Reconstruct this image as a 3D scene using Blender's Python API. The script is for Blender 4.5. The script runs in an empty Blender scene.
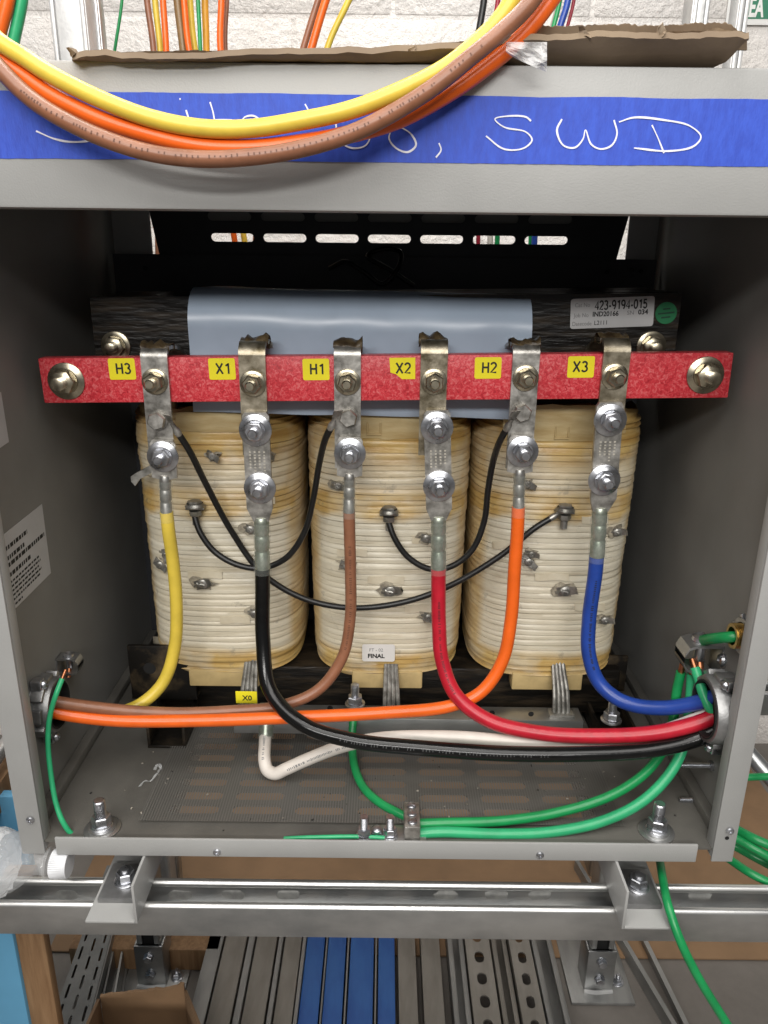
import bpy, bmesh, math, random
from mathutils import Vector, Matrix, noise
random.seed(7)
R = math.radians
SC = bpy.context.scene
COL = SC.collection
CZ = 1.25                       # camera height above the concrete
PITCH, ROLL, F = R(18.6), R(0.65), 768.0
V = Vector
# ------------------------------------------------------------ camera frame
FW = V((0, math.cos(PITCH), -math.sin(PITCH)))
_r = V((1, 0, 0)); _u = V((0, math.sin(PITCH), math.cos(PITCH)))
RT = _r * math.cos(ROLL) + _u * math.sin(ROLL)
UP = -_r * math.sin(ROLL) + _u * math.cos(ROLL)
EYE = V((0, 0, CZ))
def ray(px, py): return FW + RT * ((px - 384) / F) - UP * ((py - 512) / F)
def P(px, py, Y):
    d = ray(px, py); return EYE + d * (Y / d.y)
def PZ(px, py, z):              # z relative to the eye
    d = ray(px, py); return EYE + d * (z / d.z)
def PX(px, py, X):
    d = ray(px, py); return EYE + d * (X / d.x)
def W(x, y, z): return V((x, y, z + CZ))      # eye-relative height -> world
cam = bpy.data.objects.new('camera', bpy.data.cameras.new('camera'))
COL.objects.link(cam); SC.camera = cam
cam.matrix_world = Matrix(((RT.x, UP.x, -FW.x, 0), (RT.y, UP.y, -FW.y, 0), (RT.z, UP.z, -FW.z, CZ), (0, 0, 0, 1)))
cam.data.sensor_fit = 'VERTICAL'; cam.data.sensor_height = 36; cam.data.sensor_width = 27; cam.data.lens = 27
cam.data.clip_start = .02; cam.data.clip_end = 60

# ------------------------------------------------------------ materials
def nodes(name):
    m = bpy.data.materials.new(name); m.use_nodes = True
    nt = m.node_tree; b = nt.nodes['Principled BSDF']
    return m, nt, b
def N(nt, t, **kw):
    n = nt.nodes.new(t)
    for k, v in kw.items():
        if k in n.inputs: n.inputs[k].default_value = v
        else: setattr(n, k, v)
    return n
def ramp(nt, stops, src):
    r = nt.nodes.new('ShaderNodeValToRGB'); e = r.color_ramp.elements
    while len(e) < len(stops): e.new(.5)
    for i, (p, c) in enumerate(stops):
        e[i].position = p; e[i].color = (c[0], c[1], c[2], 1)
    nt.links.new(src, r.inputs[0]); return r
def mat(name, col, rough=.5, metal=0., var=.12, scale=25., bump=.0, bscale=150., stretch=(1, 1, 1), second=None, lo=.35, hi=.65, coat=0., rvar=.1, spec=.5, detail=4):
    """painted / plain surface: two tones mixed by noise, roughness variation, optional bump"""
    m, nt, b = nodes(name); L = nt.links
    tc = N(nt, 'ShaderNodeTexCoord'); mp = N(nt, 'ShaderNodeMapping'); mp.inputs['Scale'].default_value = stretch
    L.new(tc.outputs['Object'], mp.inputs[0])
    n = N(nt, 'ShaderNodeTexNoise', Scale=scale, Detail=detail, Roughness=.6); L.new(mp.outputs[0], n.inputs['Vector'])
    c2 = second or tuple(min(1, c * (1 + var)) for c in col); c1 = col if second else tuple(c * (1 - var) for c in col)
    r = ramp(nt, [(lo, c1), (hi, c2)], n.outputs['Fac'])
    L.new(r.outputs[0], b.inputs['Base Color'])
    rr = N(nt, 'ShaderNodeMapRange'); rr.inputs['To Min'].default_value = max(.03, rough - rvar); rr.inputs['To Max'].default_value = min(1, rough + rvar)
    L.new(n.outputs['Fac'], rr.inputs['Value']); L.new(rr.outputs[0], b.inputs['Roughness'])
    b.inputs['Metallic'].default_value = metal
    b.inputs['Coat Weight'].default_value = coat; b.inputs['Specular IOR Level'].default_value = spec
    if bump:
        n2 = N(nt, 'ShaderNodeTexNoise', Scale=bscale, Detail=3.); L.new(mp.outputs[0], n2.inputs['Vector'])
        bp = N(nt, 'ShaderNodeBump', Strength=bump, Distance=.002); L.new(n2.outputs['Fac'], bp.inputs['Height']); L.new(bp.outputs[0], b.inputs['Normal'])
    return m
def clear(name, col=(1, 1, 1), rough=.08, ior=1.3, alpha=1., bump=0, bscale=60, trans=1.0):
    m, nt, b = nodes(name)
    b.inputs['Base Color'].default_value = (*col, 1); b.inputs['Roughness'].default_value = rough
    b.inputs['IOR'].default_value = ior; b.inputs['Transmission Weight'].default_value = trans; b.inputs['Alpha'].default_value = alpha
    if bump:
        tc = N(nt, 'ShaderNodeTexCoord'); n2 = N(nt, 'ShaderNodeTexNoise', Scale=bscale, Detail=3.); nt.links.new(tc.outputs['Object'], n2.inputs['Vector'])
        bp = N(nt, 'ShaderNodeBump', Strength=bump, Distance=.004); nt.links.new(n2.outputs['Fac'], bp.inputs['Height']); nt.links.new(bp.outputs[0], b.inputs['Normal'])
    return m
M = {}
M['paint'] = mat('grey_enclosure_paint', (.365, .365, .355), .42, var=.055, scale=7, bump=.12, bscale=800, rvar=.12)
M['paint_shaded'] = mat('grey_paint_shaded', (.215, .212, .20), .5, var=.10, scale=7, bump=.08, bscale=900, rvar=.1)  # the cabinet's own grey, darkened to paint in the shade inside
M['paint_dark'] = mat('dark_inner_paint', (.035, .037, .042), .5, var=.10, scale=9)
M['floor_pan'] = mat('dusty_pan_paint', (.078, .075, .068), .5, scale=6, second=(.145, .138, .122), detail=8, rvar=.16, bump=.12, bscale=700)
M['tape'] = mat('blue_masking_tape', (.024, .066, .46), .6, scale=130, second=(.034, .092, .56), stretch=(1.6, 1, .5), bump=.12, bscale=420)
M['chalk'] = mat('white_marker', (.8, .8, .86), .7, var=.08, scale=300)
M['yellow'] = mat('yellow_cable_pvc', (.70, .52, .065), .36, var=.08, scale=30, bump=.05, bscale=300)
M['orange'] = mat('orange_cable_pvc', (.82, .13, .012), .32, var=.08, scale=30, bump=.05, bscale=300)
M['brown'] = mat('brown_cable_pvc', (.265, .112, .06), .36, var=.14, scale=40, bump=.06, bscale=300)
M['black'] = mat('black_cable_pvc', (.006, .006, .006), .2, var=.2, scale=40, bump=.05, bscale=220, spec=.4, rvar=.05)
M['black_wire'] = mat('black_wire_pvc', (.009, .009, .009), .38, var=.2, scale=40, bump=.05)
M['red'] = mat('red_cable_pvc', (.48, .012, .028), .34, var=.12, scale=60, bump=.06, bscale=300)
M['blue'] = mat('blue_cable_pvc', (.016, .055, .30), .32, var=.12, scale=40, bump=.05)
M['white'] = mat('white_cable_pvc', (.68, .63, .57), .42, var=.06, scale=40, bump=.05)
M['green'] = mat('green_cable_pvc', (.010, .26, .075), .34, var=.15, scale=30, bump=.05)
M['green_light'] = mat('light_green_cable_pvc', (.03, .38, .16), .34, var=.12, scale=30)
M['crimson'] = mat('crimson_cable_pvc', (.30, .012, .03), .4)
M['galv'] = mat('galvanised_steel', (.36, .37, .375), .38, metal=.92, scale=14, second=(.58, .58, .57), detail=7, rvar=.16, bump=.06, bscale=260, stretch=(.6, 1, 1))
M['zinc'] = mat('zinc_plated_steel', (.52, .53, .56), .30, metal=.95, var=.28, scale=60, rvar=.12)
M['brass_zinc'] = mat('yellow_zinc_steel', (.50, .45, .34), .3, metal=1, var=.22, scale=70, rvar=.12)
M['tin'] = mat('tinned_strap', (.20, .19, .17), .42, metal=.85, scale=75, second=(.62, .60, .56), lo=.32, hi=.66, detail=7, rvar=.14, bump=.15, bscale=160)
M['tin_aged'] = mat('aged_tinned_strap', (.17, .14, .085), .42, metal=.88, scale=60, second=(.56, .50, .39), lo=.32, hi=.68, detail=7, rvar=.15, bump=.15, bscale=160)
M['brass'] = mat('brass', (.52, .38, .16), .3, metal=1, var=.15, scale=80)
M['copper'] = mat('copper_strands', (.5, .2, .1), .4, metal=1, var=.2, scale=80)
M['cast'] = mat('die_cast_zinc', (.22, .22, .22), .45, metal=.8, scale=50, second=(.38, .38, .38), bump=.2, bscale=200)
M['core'] = mat('varnished_black_core', (.006, .005, .004), .4, scale=30, second=(.045, .032, .019), spec=.35, bump=.6, bscale=75, stretch=(.5, 1, 3), rvar=.16, lo=.45, hi=.75)
M['insul'] = mat('blue_grey_insulation_paper', (.43, .52, .64), .33, var=.06, scale=9, bump=.16, bscale=11, rvar=.17)
M['tan'] = mat('tan_pressboard', (.50, .37, .17), .6, var=.14, scale=30, bump=.1)
M['char'] = mat('charred_tape_wrap', (.035, .022, .012), .45, scale=60, second=(.14, .10, .05), bump=.8, bscale=120)
M['ylabel'] = mat('yellow_marker_film', (.86, .74, .02), .4, var=.03, scale=20)
M['ink'] = mat('black_print', (.012, .012, .012), .6)
M['greyink'] = mat('faded_grey_print', (.22, .22, .22), .6)
M['silverlabel'] = mat('silver_label_film', (.50, .50, .50), .4, var=.05, scale=20)
M['whitelabel'] = mat('white_label_film', (.74, .72, .69), .5, var=.03, scale=20)
M['dot'] = mat('green_inspection_dot', (.008, .17, .06), .5, var=.1, scale=80)
M['dotink'] = mat('dark_green_print', (.004, .05, .025), .6)
M['shrink'] = clear('clear_heat_shrink', (.62, .66, .60), .10, 1.5, alpha=.10, bump=.4, bscale=110, trans=0)
M['barrel'] = mat('tinned_lug_barrel', (.30, .295, .28), .38, metal=.85, scale=90, second=(.54, .53, .50), bump=.1)
M['greentint'] = mat('green_tinted_barrel', (.24, .28, .22), .36, metal=.75, scale=90, second=(.46, .49, .42), bump=.1)
M['plastic'] = clear('clear_bottle_plastic', (.80, .82, .83), .05, 1.7, alpha=.20, bump=1., bscale=55, trans=0)
M['bottle_label'] = clear('crinkled_clear_label', (.86, .87, .88), .14, 1.6, alpha=.50, bump=.3, bscale=30, trans=0)
M['cap'] = mat('frosted_white_cap', (.72, .73, .75), .4, var=.04)
M['film'] = clear('clear_packing_tape', (.9, .9, .9), .16, 1.45, alpha=.38, bump=.9, bscale=70, trans=0.)
M['card'] = mat('brown_cardboard', (.26, .158, .084), .75, var=.10, scale=12, bump=.12, bscale=120, stretch=(1, 1, 1))
M['card_edge'] = mat('torn_cardboard_edge', (.17, .12, .078), .85, scale=60, second=(.42, .33, .235), bump=.6, bscale=120)
M['card_dark'] = mat('weathered_cardboard', (.17, .12, .078), .8, scale=9, second=(.25, .185, .122), detail=6, bump=.1, stretch=(1, 1, 1))
M['wood'] = mat('pine_timber', (.22, .12, .055), .7, scale=16, second=(.32, .19, .095), stretch=(8, 8, .7), bump=.2)
M['skyblue'] = mat('sky_blue_board', (.13, .38, .60), .55, var=.05, scale=10)
M['bluechan'] = mat('blue_painted_channel', (.018, .075, .29), .42, scale=14, second=(.035, .125, .38), stretch=(2, .5, 1), bump=.06)
M['steel_brown'] = mat('dull_brownish_steel', (.225, .21, .185), .42, metal=.6, scale=18, second=(.32, .30, .27), stretch=(2, .4, 1), rvar=.12)
M['steel_grey'] = mat('dull_grey_steel', (.26, .262, .255), .42, metal=.7, scale=18, second=(.38, .38, .37), stretch=(2, .4, 1), rvar=.12)
M['dark'] = mat('dark_bore', (.008, .008, .008), .7)
M['sign_green'] = mat('green_sign_face', (.035, .20, .115), .5, var=.03)
M['sign_white'] = mat('white_sign_face', (.78, .78, .76), .5, var=.02)
M['plate'] = mat('matte_zinc_plate', (.22, .22, .22), .35, metal=.7, scale=30, second=(.33, .33, .33))
M['paper'] = mat('cream_paper_tab', (.58, .51, .37), .4, scale=40, second=(.68, .62, .48), bump=.1)
M['tray'] = mat('dark_grey_tray_steel', (.15, .155, .155), .45, metal=.5, scale=18, second=(.22, .225, .22))
M['plate2'] = mat('worn_zinc_oval', (.30, .30, .29), .6, metal=.3, scale=90, second=(.46, .46, .44), detail=7)  # paler zinc tone that paints soft reflections inside the rail
M['redprint'] = mat('dark_red_print', (.16, .006, .012), .5)
M['smudge'] = mat('grey_varnish_smudge', (.20, .175, .135), .5, scale=160, second=(.46, .41, .31))
M['stamp'] = mat('rubbed_stamping', (.50, .47, .40), .6, metal=.4, var=.2, scale=300)  # paler than the lug: light caught on the raised letters, put into colour
M['kraft_pale'] = mat('pale_kraft_board', (.44, .31, .13), .45, scale=30, second=(.62, .50, .27), bump=.3, bscale=80, stretch=(.5, .5, 2.5))
M['brownprint'] = mat('dark_brown_print', (.13, .05, .026), .6)
M['debris'] = mat('mixed_debris', (.03, .028, .025), .8, scale=15, second=(.35, .32, .27), lo=.45, hi=.55)
M['dimprint'] = mat('dim_grey_print', (.06, .06, .06), .5)
M['stained'] = mat('rust_stained_black_steel', (.006, .005, .004), .5, scale=22, second=(.12, .085, .045), lo=.48, hi=.74, spec=.3, detail=6)

def wall_mat():
    m, nt, b = nodes('painted_block'); L = nt.links
    tc = N(nt, 'ShaderNodeTexCoord'); mp = N(nt, 'ShaderNodeMapping'); L.new(tc.outputs['Object'], mp.inputs[0])
    n = N(nt, 'ShaderNodeTexNoise', Scale=70., Detail=6., Roughness=.65); L.new(mp.outputs[0], n.inputs['Vector'])
    n3 = N(nt, 'ShaderNodeTexNoise', Scale=5., Detail=3.); L.new(mp.outputs[0], n3.inputs['Vector'])
    r = ramp(nt, [(.3, (.70, .66, .62)), (.7, (.80, .77, .74))], n3.outputs['Fac']); L.new(r.outputs[0], b.inputs['Base Color'])
    bp = N(nt, 'ShaderNodeBump', Strength=.8, Distance=.012); L.new(n.outputs['Fac'], bp.inputs['Height']); L.new(bp.outputs[0], b.inputs['Normal'])
    b.inputs['Roughness'].default_value = .5
    return m
M['wall'] = wall_mat()
def concrete_mat():
    m, nt, b = nodes('grey_concrete'); L = nt.links
    tc = N(nt, 'ShaderNodeTexCoord')
    n = N(nt, 'ShaderNodeTexNoise', Scale=4., Detail=8., Roughness=.7); L.new(tc.outputs['Object'], n.inputs['Vector'])
    r = ramp(nt, [(.3, (.135, .12, .105)), (.7, (.215, .195, .175))], n.outputs['Fac']); L.new(r.outputs[0], b.inputs['Base Color'])
    n2 = N(nt, 'ShaderNodeTexNoise', Scale=60., Detail=5.); L.new(tc.outputs['Object'], n2.inputs['Vector'])
    bp = N(nt, 'ShaderNodeBump', Strength=.3, Distance=.003); L.new(n2.outputs['Fac'], bp.inputs['Height']); L.new(bp.outputs[0], b.inputs['Normal'])
    b.inputs['Roughness'].default_value = .5
    return m
M['concrete'] = concrete_mat()
def bar_mat():
    m, nt, b = nodes('red_fibreglass_bar'); L = nt.links
    tc = N(nt, 'ShaderNodeTexCoord')
    n = N(nt, 'ShaderNodeTexNoise', Scale=230., Detail=4., Roughness=.65, Distortion=1.2); L.new(tc.outputs['Object'], n.inputs['Vector'])
    w = N(nt, 'ShaderNodeTexNoise', Scale=14., Detail=2.); L.new(tc.outputs['Object'], w.inputs['Vector'])
    r = ramp(nt, [(.32, (.42, .018, .028)), (.5, (.68, .045, .06)), (.70, (.80, .21, .21))], n.outputs['Fac'])
    mx = N(nt, 'ShaderNodeMix', data_type='RGBA', blend_type='MULTIPLY'); mx.inputs[0].default_value = .5
    r2 = ramp(nt, [(.35, (.7, .65, .65)), (.6, (1, 1, 1))], w.outputs['Fac'])
    L.new(r.outputs[0], mx.inputs[6]); L.new(r2.outputs[0], mx.inputs[7]); L.new(mx.outputs[2], b.inputs['Base Color'])
    bp = N(nt, 'ShaderNodeBump', Strength=.35, Distance=.0015); L.new(n.outputs['Fac'], bp.inputs['Height']); L.new(bp.outputs[0], b.inputs['Normal'])
    b.inputs['Roughness'].default_value = .42
    return m
M['bar'] = bar_mat()
COIL_H = .332
def coil_mat():
    """paper-covered turns: cream with amber varnish bands at the ends, middle and corners, streaked along the turns"""
    m, nt, b = nodes('varnished_paper_winding'); L = nt.links
    tc = N(nt, 'ShaderNodeTexCoord'); sx = N(nt, 'ShaderNodeSeparateXYZ'); L.new(tc.outputs['Object'], sx.inputs[0])
    mp = N(nt, 'ShaderNodeMapping'); mp.inputs['Scale'].default_value = (9, 9, 95); L.new(tc.outputs['Object'], mp.inputs[0])
    n = N(nt, 'ShaderNodeTexNoise', Scale=1., Detail=5., Roughness=.6); L.new(mp.outputs[0], n.inputs['Vector'])
    n2 = N(nt, 'ShaderNodeTexNoise', Scale=16., Detail=4.); L.new(tc.outputs['Object'], n2.inputs['Vector'])
    n3 = N(nt, 'ShaderNodeTexNoise', Scale=140., Detail=3.); L.new(tc.outputs['Object'], n3.inputs['Vector'])
    base = ramp(nt, [(.22, (.43, .37, .26)), (.42, (.60, .555, .435)), (.75, (.71, .675, .57))], n.outputs['Fac'])
    # amber amount over height
    jit = N(nt, 'ShaderNodeMath', operation='MULTIPLY_ADD'); L.new(n2.outputs['Fac'], jit.inputs[0]); jit.inputs[1].default_value = .035; L.new(sx.outputs['Z'], jit.inputs[2])
    h = N(nt, 'ShaderNodeMath', operation='DIVIDE'); L.new(jit.outputs[0], h.inputs[0]); h.inputs[1].default_value = COIL_H + .035
    am = ramp(nt, [(0, (1,) * 3), (.115, (1,) * 3), (.15, (.15,) * 3), (.5, (.08,) * 3), (.60, (.10,) * 3), (.63, (1,) * 3), (.69, (1,) * 3), (.73, (.2,) * 3), (.80, (.55,) * 3), (.85, (1,) * 3), (1, (1,) * 3)], h.outputs[0])
    ax = N(nt, 'ShaderNodeMath', operation='ABSOLUTE'); L.new(sx.outputs['X'], ax.inputs[0])
    e = N(nt, 'ShaderNodeMapRange'); L.new(ax.outputs[0], e.inputs['Value']); e.inputs['From Min'].default_value = .080; e.inputs['From Max'].default_value = .089
    e.inputs['To Max'].default_value = .75
    mx0 = N(nt, 'ShaderNodeMath', operation='MAXIMUM'); L.new(am.outputs[0], mx0.inputs[0]); L.new(e.outputs[0], mx0.inputs[1])
    st = ramp(nt, [(.32, (.4,) * 3), (.52, (1,) * 3)], n2.outputs['Fac'])
    mu = N(nt, 'ShaderNodeMath', operation='MULTIPLY'); L.new(mx0.outputs[0], mu.inputs[0]); L.new(st.outputs[0], mu.inputs[1])
    amb = ramp(nt, [(.3, (.42, .24, .06)), (.7, (.66, .49, .20))], n.outputs['Fac'])
    mx = N(nt, 'ShaderNodeMix', data_type='RGBA'); L.new(mu.outputs[0], mx.inputs[0]); L.new(base.outputs[0], mx.inputs[6]); L.new(amb.outputs[0], mx.inputs[7])
    n4 = N(nt, 'ShaderNodeTexNoise', Scale=34., Detail=5., Roughness=.7); L.new(tc.outputs['Object'], n4.inputs['Vector'])
    dr = ramp(nt, [(.62, (0, 0, 0)), (.76, (.7, .7, .7))], n4.outputs['Fac'])
    mx2 = N(nt, 'ShaderNodeMix', data_type='RGBA'); L.new(dr.outputs[0], mx2.inputs[0]); L.new(mx.outputs[2], mx2.inputs[6]); mx2.inputs[7].default_value = (.16, .145, .12, 1)
    L.new(mx2.outputs[2], b.inputs['Base Color'])
    ad = N(nt, 'ShaderNodeMath', operation='MULTIPLY_ADD'); L.new(n3.outputs['Fac'], ad.inputs[0]); ad.inputs[1].default_value = .4; L.new(n.outputs['Fac'], ad.inputs[2])
    bp = N(nt, 'ShaderNodeBump', Strength=.5, Distance=.0025); L.new(ad.outputs[0], bp.inputs['Height']); L.new(bp.outputs[0], b.inputs['Normal'])
    b.inputs['Roughness'].default_value = .36
    return m
M['coil'] = coil_mat()
def kraft_mat():
    m = mat('amber_kraft_paper', (.38, .235, .075), .36, scale=26, second=(.62, .46, .21), bump=.4, bscale=60, stretch=(.6, .6, 3), lo=.3, hi=.7)
    return m
M['kraft'] = kraft_mat()
def mesh_mat():
    """fine woven wire screen: thin dark wires with open gaps between them"""
    m, nt, b = nodes('fine_wire_screen'); L = nt.links
    tc = N(nt, 'ShaderNodeTexCoord'); sx = N(nt, 'ShaderNodeSeparateXYZ'); L.new(tc.outputs['Object'], sx.inputs[0])
    outs = []
    for ax, per in (('X', .0030), ('Y', .0017)):
        d = N(nt, 'ShaderNodeMath', operation='DIVIDE'); L.new(sx.outputs[ax], d.inputs[0]); d.inputs[1].default_value = per
        f = N(nt, 'ShaderNodeMath', operation='FRACT'); L.new(d.outputs[0], f.inputs[0])
        c = N(nt, 'ShaderNodeMath', operation='LESS_THAN'); L.new(f.outputs[0], c.inputs[0]); c.inputs[1].default_value = .42 if ax == 'X' else .30
        outs.append(c)
    mxx = N(nt, 'ShaderNodeMath', operation='MAXIMUM'); L.new(outs[0].outputs[0], mxx.inputs[0]); L.new(outs[1].outputs[0], mxx.inputs[1])
    b.inputs['Base Color'].default_value = (.17, .165, .152, 1); b.inputs['Roughness'].default_value = .5; b.inputs['Metallic'].default_value = .3
    L.new(mxx.outputs[0], b.inputs['Alpha'])
    return m
M['mesh'] = mesh_mat()

# ------------------------------------------------------------ mesh builder
def basis(ax):
    ax = ax.normalized(); t = V((0, 0, 1)) if abs(ax.z) < .9 else V((1, 0, 0))
    a = ax.cross(t).normalized(); return a, ax.cross(a).normalized()
class MB:
    def __init__(s): s.bm = bmesh.new()
    def ring(s, c, a, b, r, n, ph=0):
        return [s.bm.verts.new(c + a * (r * math.cos(2 * math.pi * i / n + ph)) + b * (r * math.sin(2 * math.pi * i / n + ph))) for i in range(n)]
    def bridge(s, A, B):
        n = len(A)
        for i in range(n):
            try: s.bm.faces.new((A[i], A[(i + 1) % n], B[(i + 1) % n], B[i]))
            except ValueError: pass
    def face(s, vs):
        try: return s.bm.faces.new(vs)
        except ValueError: return None
    def poly(s, pts): return s.face([s.bm.verts.new(p) for p in pts])
    def box(s, lo, hi, bev=.0, mtx=None):
        lo, hi = V(lo), V(hi); t = bmesh.new(); bmesh.ops.create_cube(t, size=1)
        sz = hi - lo; c = (lo + hi) / 2
        for v in t.verts: v.co = V((v.co.x * sz.x, v.co.y * sz.y, v.co.z * sz.z))
        if bev: bmesh.ops.bevel(t, geom=t.edges[:], offset=min(bev, .45 * min(sz)), segments=2, affect='EDGES', profile=.5)
        for v in t.verts:
            v.co = (mtx @ v.co if mtx else v.co) + c
        me = bpy.data.meshes.new('t'); t.to_mesh(me); t.free(); s.bm.from_mesh(me); bpy.data.meshes.remove(me); return s
    def prism(s, pts, ext):
        ext = V(ext); A = [s.bm.verts.new(p) for p in pts]; B = [s.bm.verts.new(V(p) + ext) for p in pts]
        s.face(A[::-1]); s.face(B); s.bridge(A, B); return s
    def cyl(s, p0, p1, r, r1=None, n=20, bev=0):
        p0, p1 = V(p0), V(p1); L = (p1 - p0).length
        if bev: return s.lathe(p0, p1 - p0, [(0, 0), (0, r - bev), (bev, r), (L - bev, r), (L, r - bev), (L, 0)], n)
        return s.lathe(p0, p1 - p0, [(0, 0), (0, r), (L, r if r1 is None else r1), (L, 0)], n)
    def lathe(s, p0, ax, prof, n=24, ph=0):
        p0 = V(p0); ax = V(ax).normalized(); a, b = basis(ax); prev = None
        for d, r in prof:
            c = p0 + ax * d
            cur = [s.bm.verts.new(c)] if r <= 1e-6 else s.ring(c, a, b, r, n, ph)
            if prev:
                if len(prev) == 1 and len(cur) > 1:
                    for i in range(n): s.face((prev[0], cur[(i + 1) % n], cur[i]))
                elif len(cur) == 1 and len(prev) > 1:
                    for i in range(n): s.face((prev[i], prev[(i + 1) % n], cur[0]))
                elif len(cur) > 1: s.bridge(prev, cur)
            prev = cur
        return s
    def hexa(s, p0, p1, af):
        r = af / math.sqrt(3); p0, p1 = V(p0), V(p1); L = (p1 - p0).length
        return s.lathe(p0, p1 - p0, [(0, 0), (0, r), (L - .001, r), (L, r * .88), (L, 0)], 6, random.random())
    def tube(s, pts, r, n=14, cap=True):
        m = len(pts); rs = r if isinstance(r, (list, tuple)) else [r] * m
        T = [(pts[min(i + 1, m - 1)] - pts[max(i - 1, 0)]).normalized() for i in range(m)]
        a, b = basis(T[0]); prev = None; first = None
        for i in range(m):
            a = (a - T[i] * a.dot(T[i])).normalized(); b = T[i].cross(a)
            cur = s.ring(pts[i], a, b, rs[i], n)
            if prev: s.bridge(prev, cur)
            else: first = cur
            prev = cur
        if cap: s.face(first[::-1]); s.face(prev)
        return s
    def grid(s, rows, th=None, thv=None):
        """rows: list of equal-length point lists; optional solid thickness along thv"""
        G = [[s.bm.verts.new(p) for p in r] for r in rows]
        for i in range(len(G) - 1):
            for j in range(len(G[0]) - 1): s.face((G[i][j], G[i][j + 1], G[i + 1][j + 1], G[i + 1][j]))
        if th:
            o = V(thv) * th; H = [[s.bm.verts.new(V(p) + o) for p in r] for r in rows]
            for i in range(len(G) - 1):
                for j in range(len(G[0]) - 1): s.face((H[i + 1][j], H[i + 1][j + 1], H[i][j + 1], H[i][j]))
            nr, nc = len(G), len(G[0])
            edge = [(0, j) for j in range(nc)] + [(i, nc - 1) for i in range(1, nr)] + [(nr - 1, j) for j in range(nc - 2, -1, -1)] + [(i, 0) for i in range(nr - 2, 0, -1)]
            for k in range(len(edge)):
                (i, j), (p, q) = edge[k], edge[(k + 1) % len(edge)]
                s.face((G[p][q], G[i][j], H[i][j], H[p][q]))
        return s
    def path_strip(s, prof, th, x0, x1):
        """ribbon: prof is a list of (y,z) in world, thickened by th, extruded from x0 to x1"""
        n = len(prof); L, Rr = [], []
        for i in range(n):
            a = V(prof[max(i - 1, 0)]); b = V(prof[min(i + 1, n - 1)]); t = (b - a).normalized(); nn = V((-t.y, t.x)) * th / 2; p = V(prof[i])
            L.append(p + nn); Rr.append(p - nn)
        A = [[s.bm.verts.new((x, q.x, q.y)) for q in L + Rr[::-1]] for x in (x0, x1)]
        m = len(A[0]); s.bridge(A[0], A[1])
        for k in range(n - 1):
            for S, fl in ((A[0], 0), (A[1], 1)):
                q = (S[k], S[k + 1], S[m - 2 - k], S[m - 1 - k]); s.face(q[::-1] if fl else q)
        return s
    def slots(s, fn, nx, ny, th, sl, sw, skip=lambda i, j: False):
        """plate of nx x ny cells of size 1x1 mapped by fn(u,v,w); each cell has a stadium hole sl x sw (cell units)"""
        M_ = 8
        d1, d2 = fn(1, 0, 0) - fn(0, 0, 0), fn(0, 1, 0) - fn(0, 0, 0); r = min(sl / 2 - .01, sw / 2 * d2.length / d1.length)
        bd = [(-1 + 2 * k / M_, -1) for k in range(M_)] + [(1, -1 + 2 * k / M_) for k in range(M_)] + [(1 - 2 * k / M_, 1) for k in range(M_)] + [(-1, 1 - 2 * k / M_) for k in range(M_)]
        for i in range(nx):
            for j in range(ny):
                cx, cy = i + .5, j + .5
                O = [(cx + .5 * a, cy + .5 * b) for a, b in bd]; I = []
                for a, b in bd:
                    if abs(abs(b) - 1) < 1e-6: I.append((cx + a * (sl / 2 - r), cy + b * sw / 2))
                    else: I.append((cx + a * (sl / 2 - r) + a * r * math.cos(b * math.pi / 2), cy + math.sin(b * math.pi / 2) * sw / 2))
                top = [s.bm.verts.new(fn(x, y, 0)) for x, y in O]
                if skip(i, j): s.face(top); continue
                it = [s.bm.verts.new(fn(x, y, 0)) for x, y in I]; ib = [s.bm.verts.new(fn(x, y, th)) for x, y in I]
                ob = [s.bm.verts.new(fn(x, y, th)) for x, y in O]
                s.bridge(top, it); s.bridge(it, ib); s.bridge(ib, ob)
        return s
    def build(s, name, m, parent=None, origin=None, smooth=40, merge=True):
        if merge: bmesh.ops.remove_doubles(s.bm, verts=s.bm.verts, dist=1e-6)
        bmesh.ops.recalc_face_normals(s.bm, faces=s.bm.faces)
        if parent is not None: o0 = ORG[parent.name]
        elif origin is not None: o0 = V(origin)
        else:
            vs = s.bm.verts; n = len(vs)
            o0 = V((sum(v.co.x for v in vs) / n, sum(v.co.y for v in vs) / n, min(v.co.z for v in vs)))
        for v in s.bm.verts: v.co -= o0
        me = bpy.data.meshes.new(name); s.bm.to_mesh(me); s.bm.free()
        me.materials.append(M[m] if isinstance(m, str) else m)
        if smooth:
            me.shade_smooth(); me.set_sharp_from_angle(angle=R(smooth))
        o = bpy.data.objects.new(name, me); COL.objects.link(o)
        if parent is not None: o.parent = parent
        else: o.location = o0
        ORG[o.name] = o0
        return o
ORG = {}
def tag(o, label, cat, group=None, kind=None):
    if label: o['label'] = label
    if cat: o['category'] = cat
    if group: o['group'] = group
    if kind: o['kind'] = kind
    return o
def thing(name, label, cat, loc, group=None):
    o = bpy.data.objects.new(name, None); o.empty_display_size = .02; COL.objects.link(o); o.location = loc; ORG[o.name] = V(loc)
    return tag(o, label, cat, group)
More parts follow.
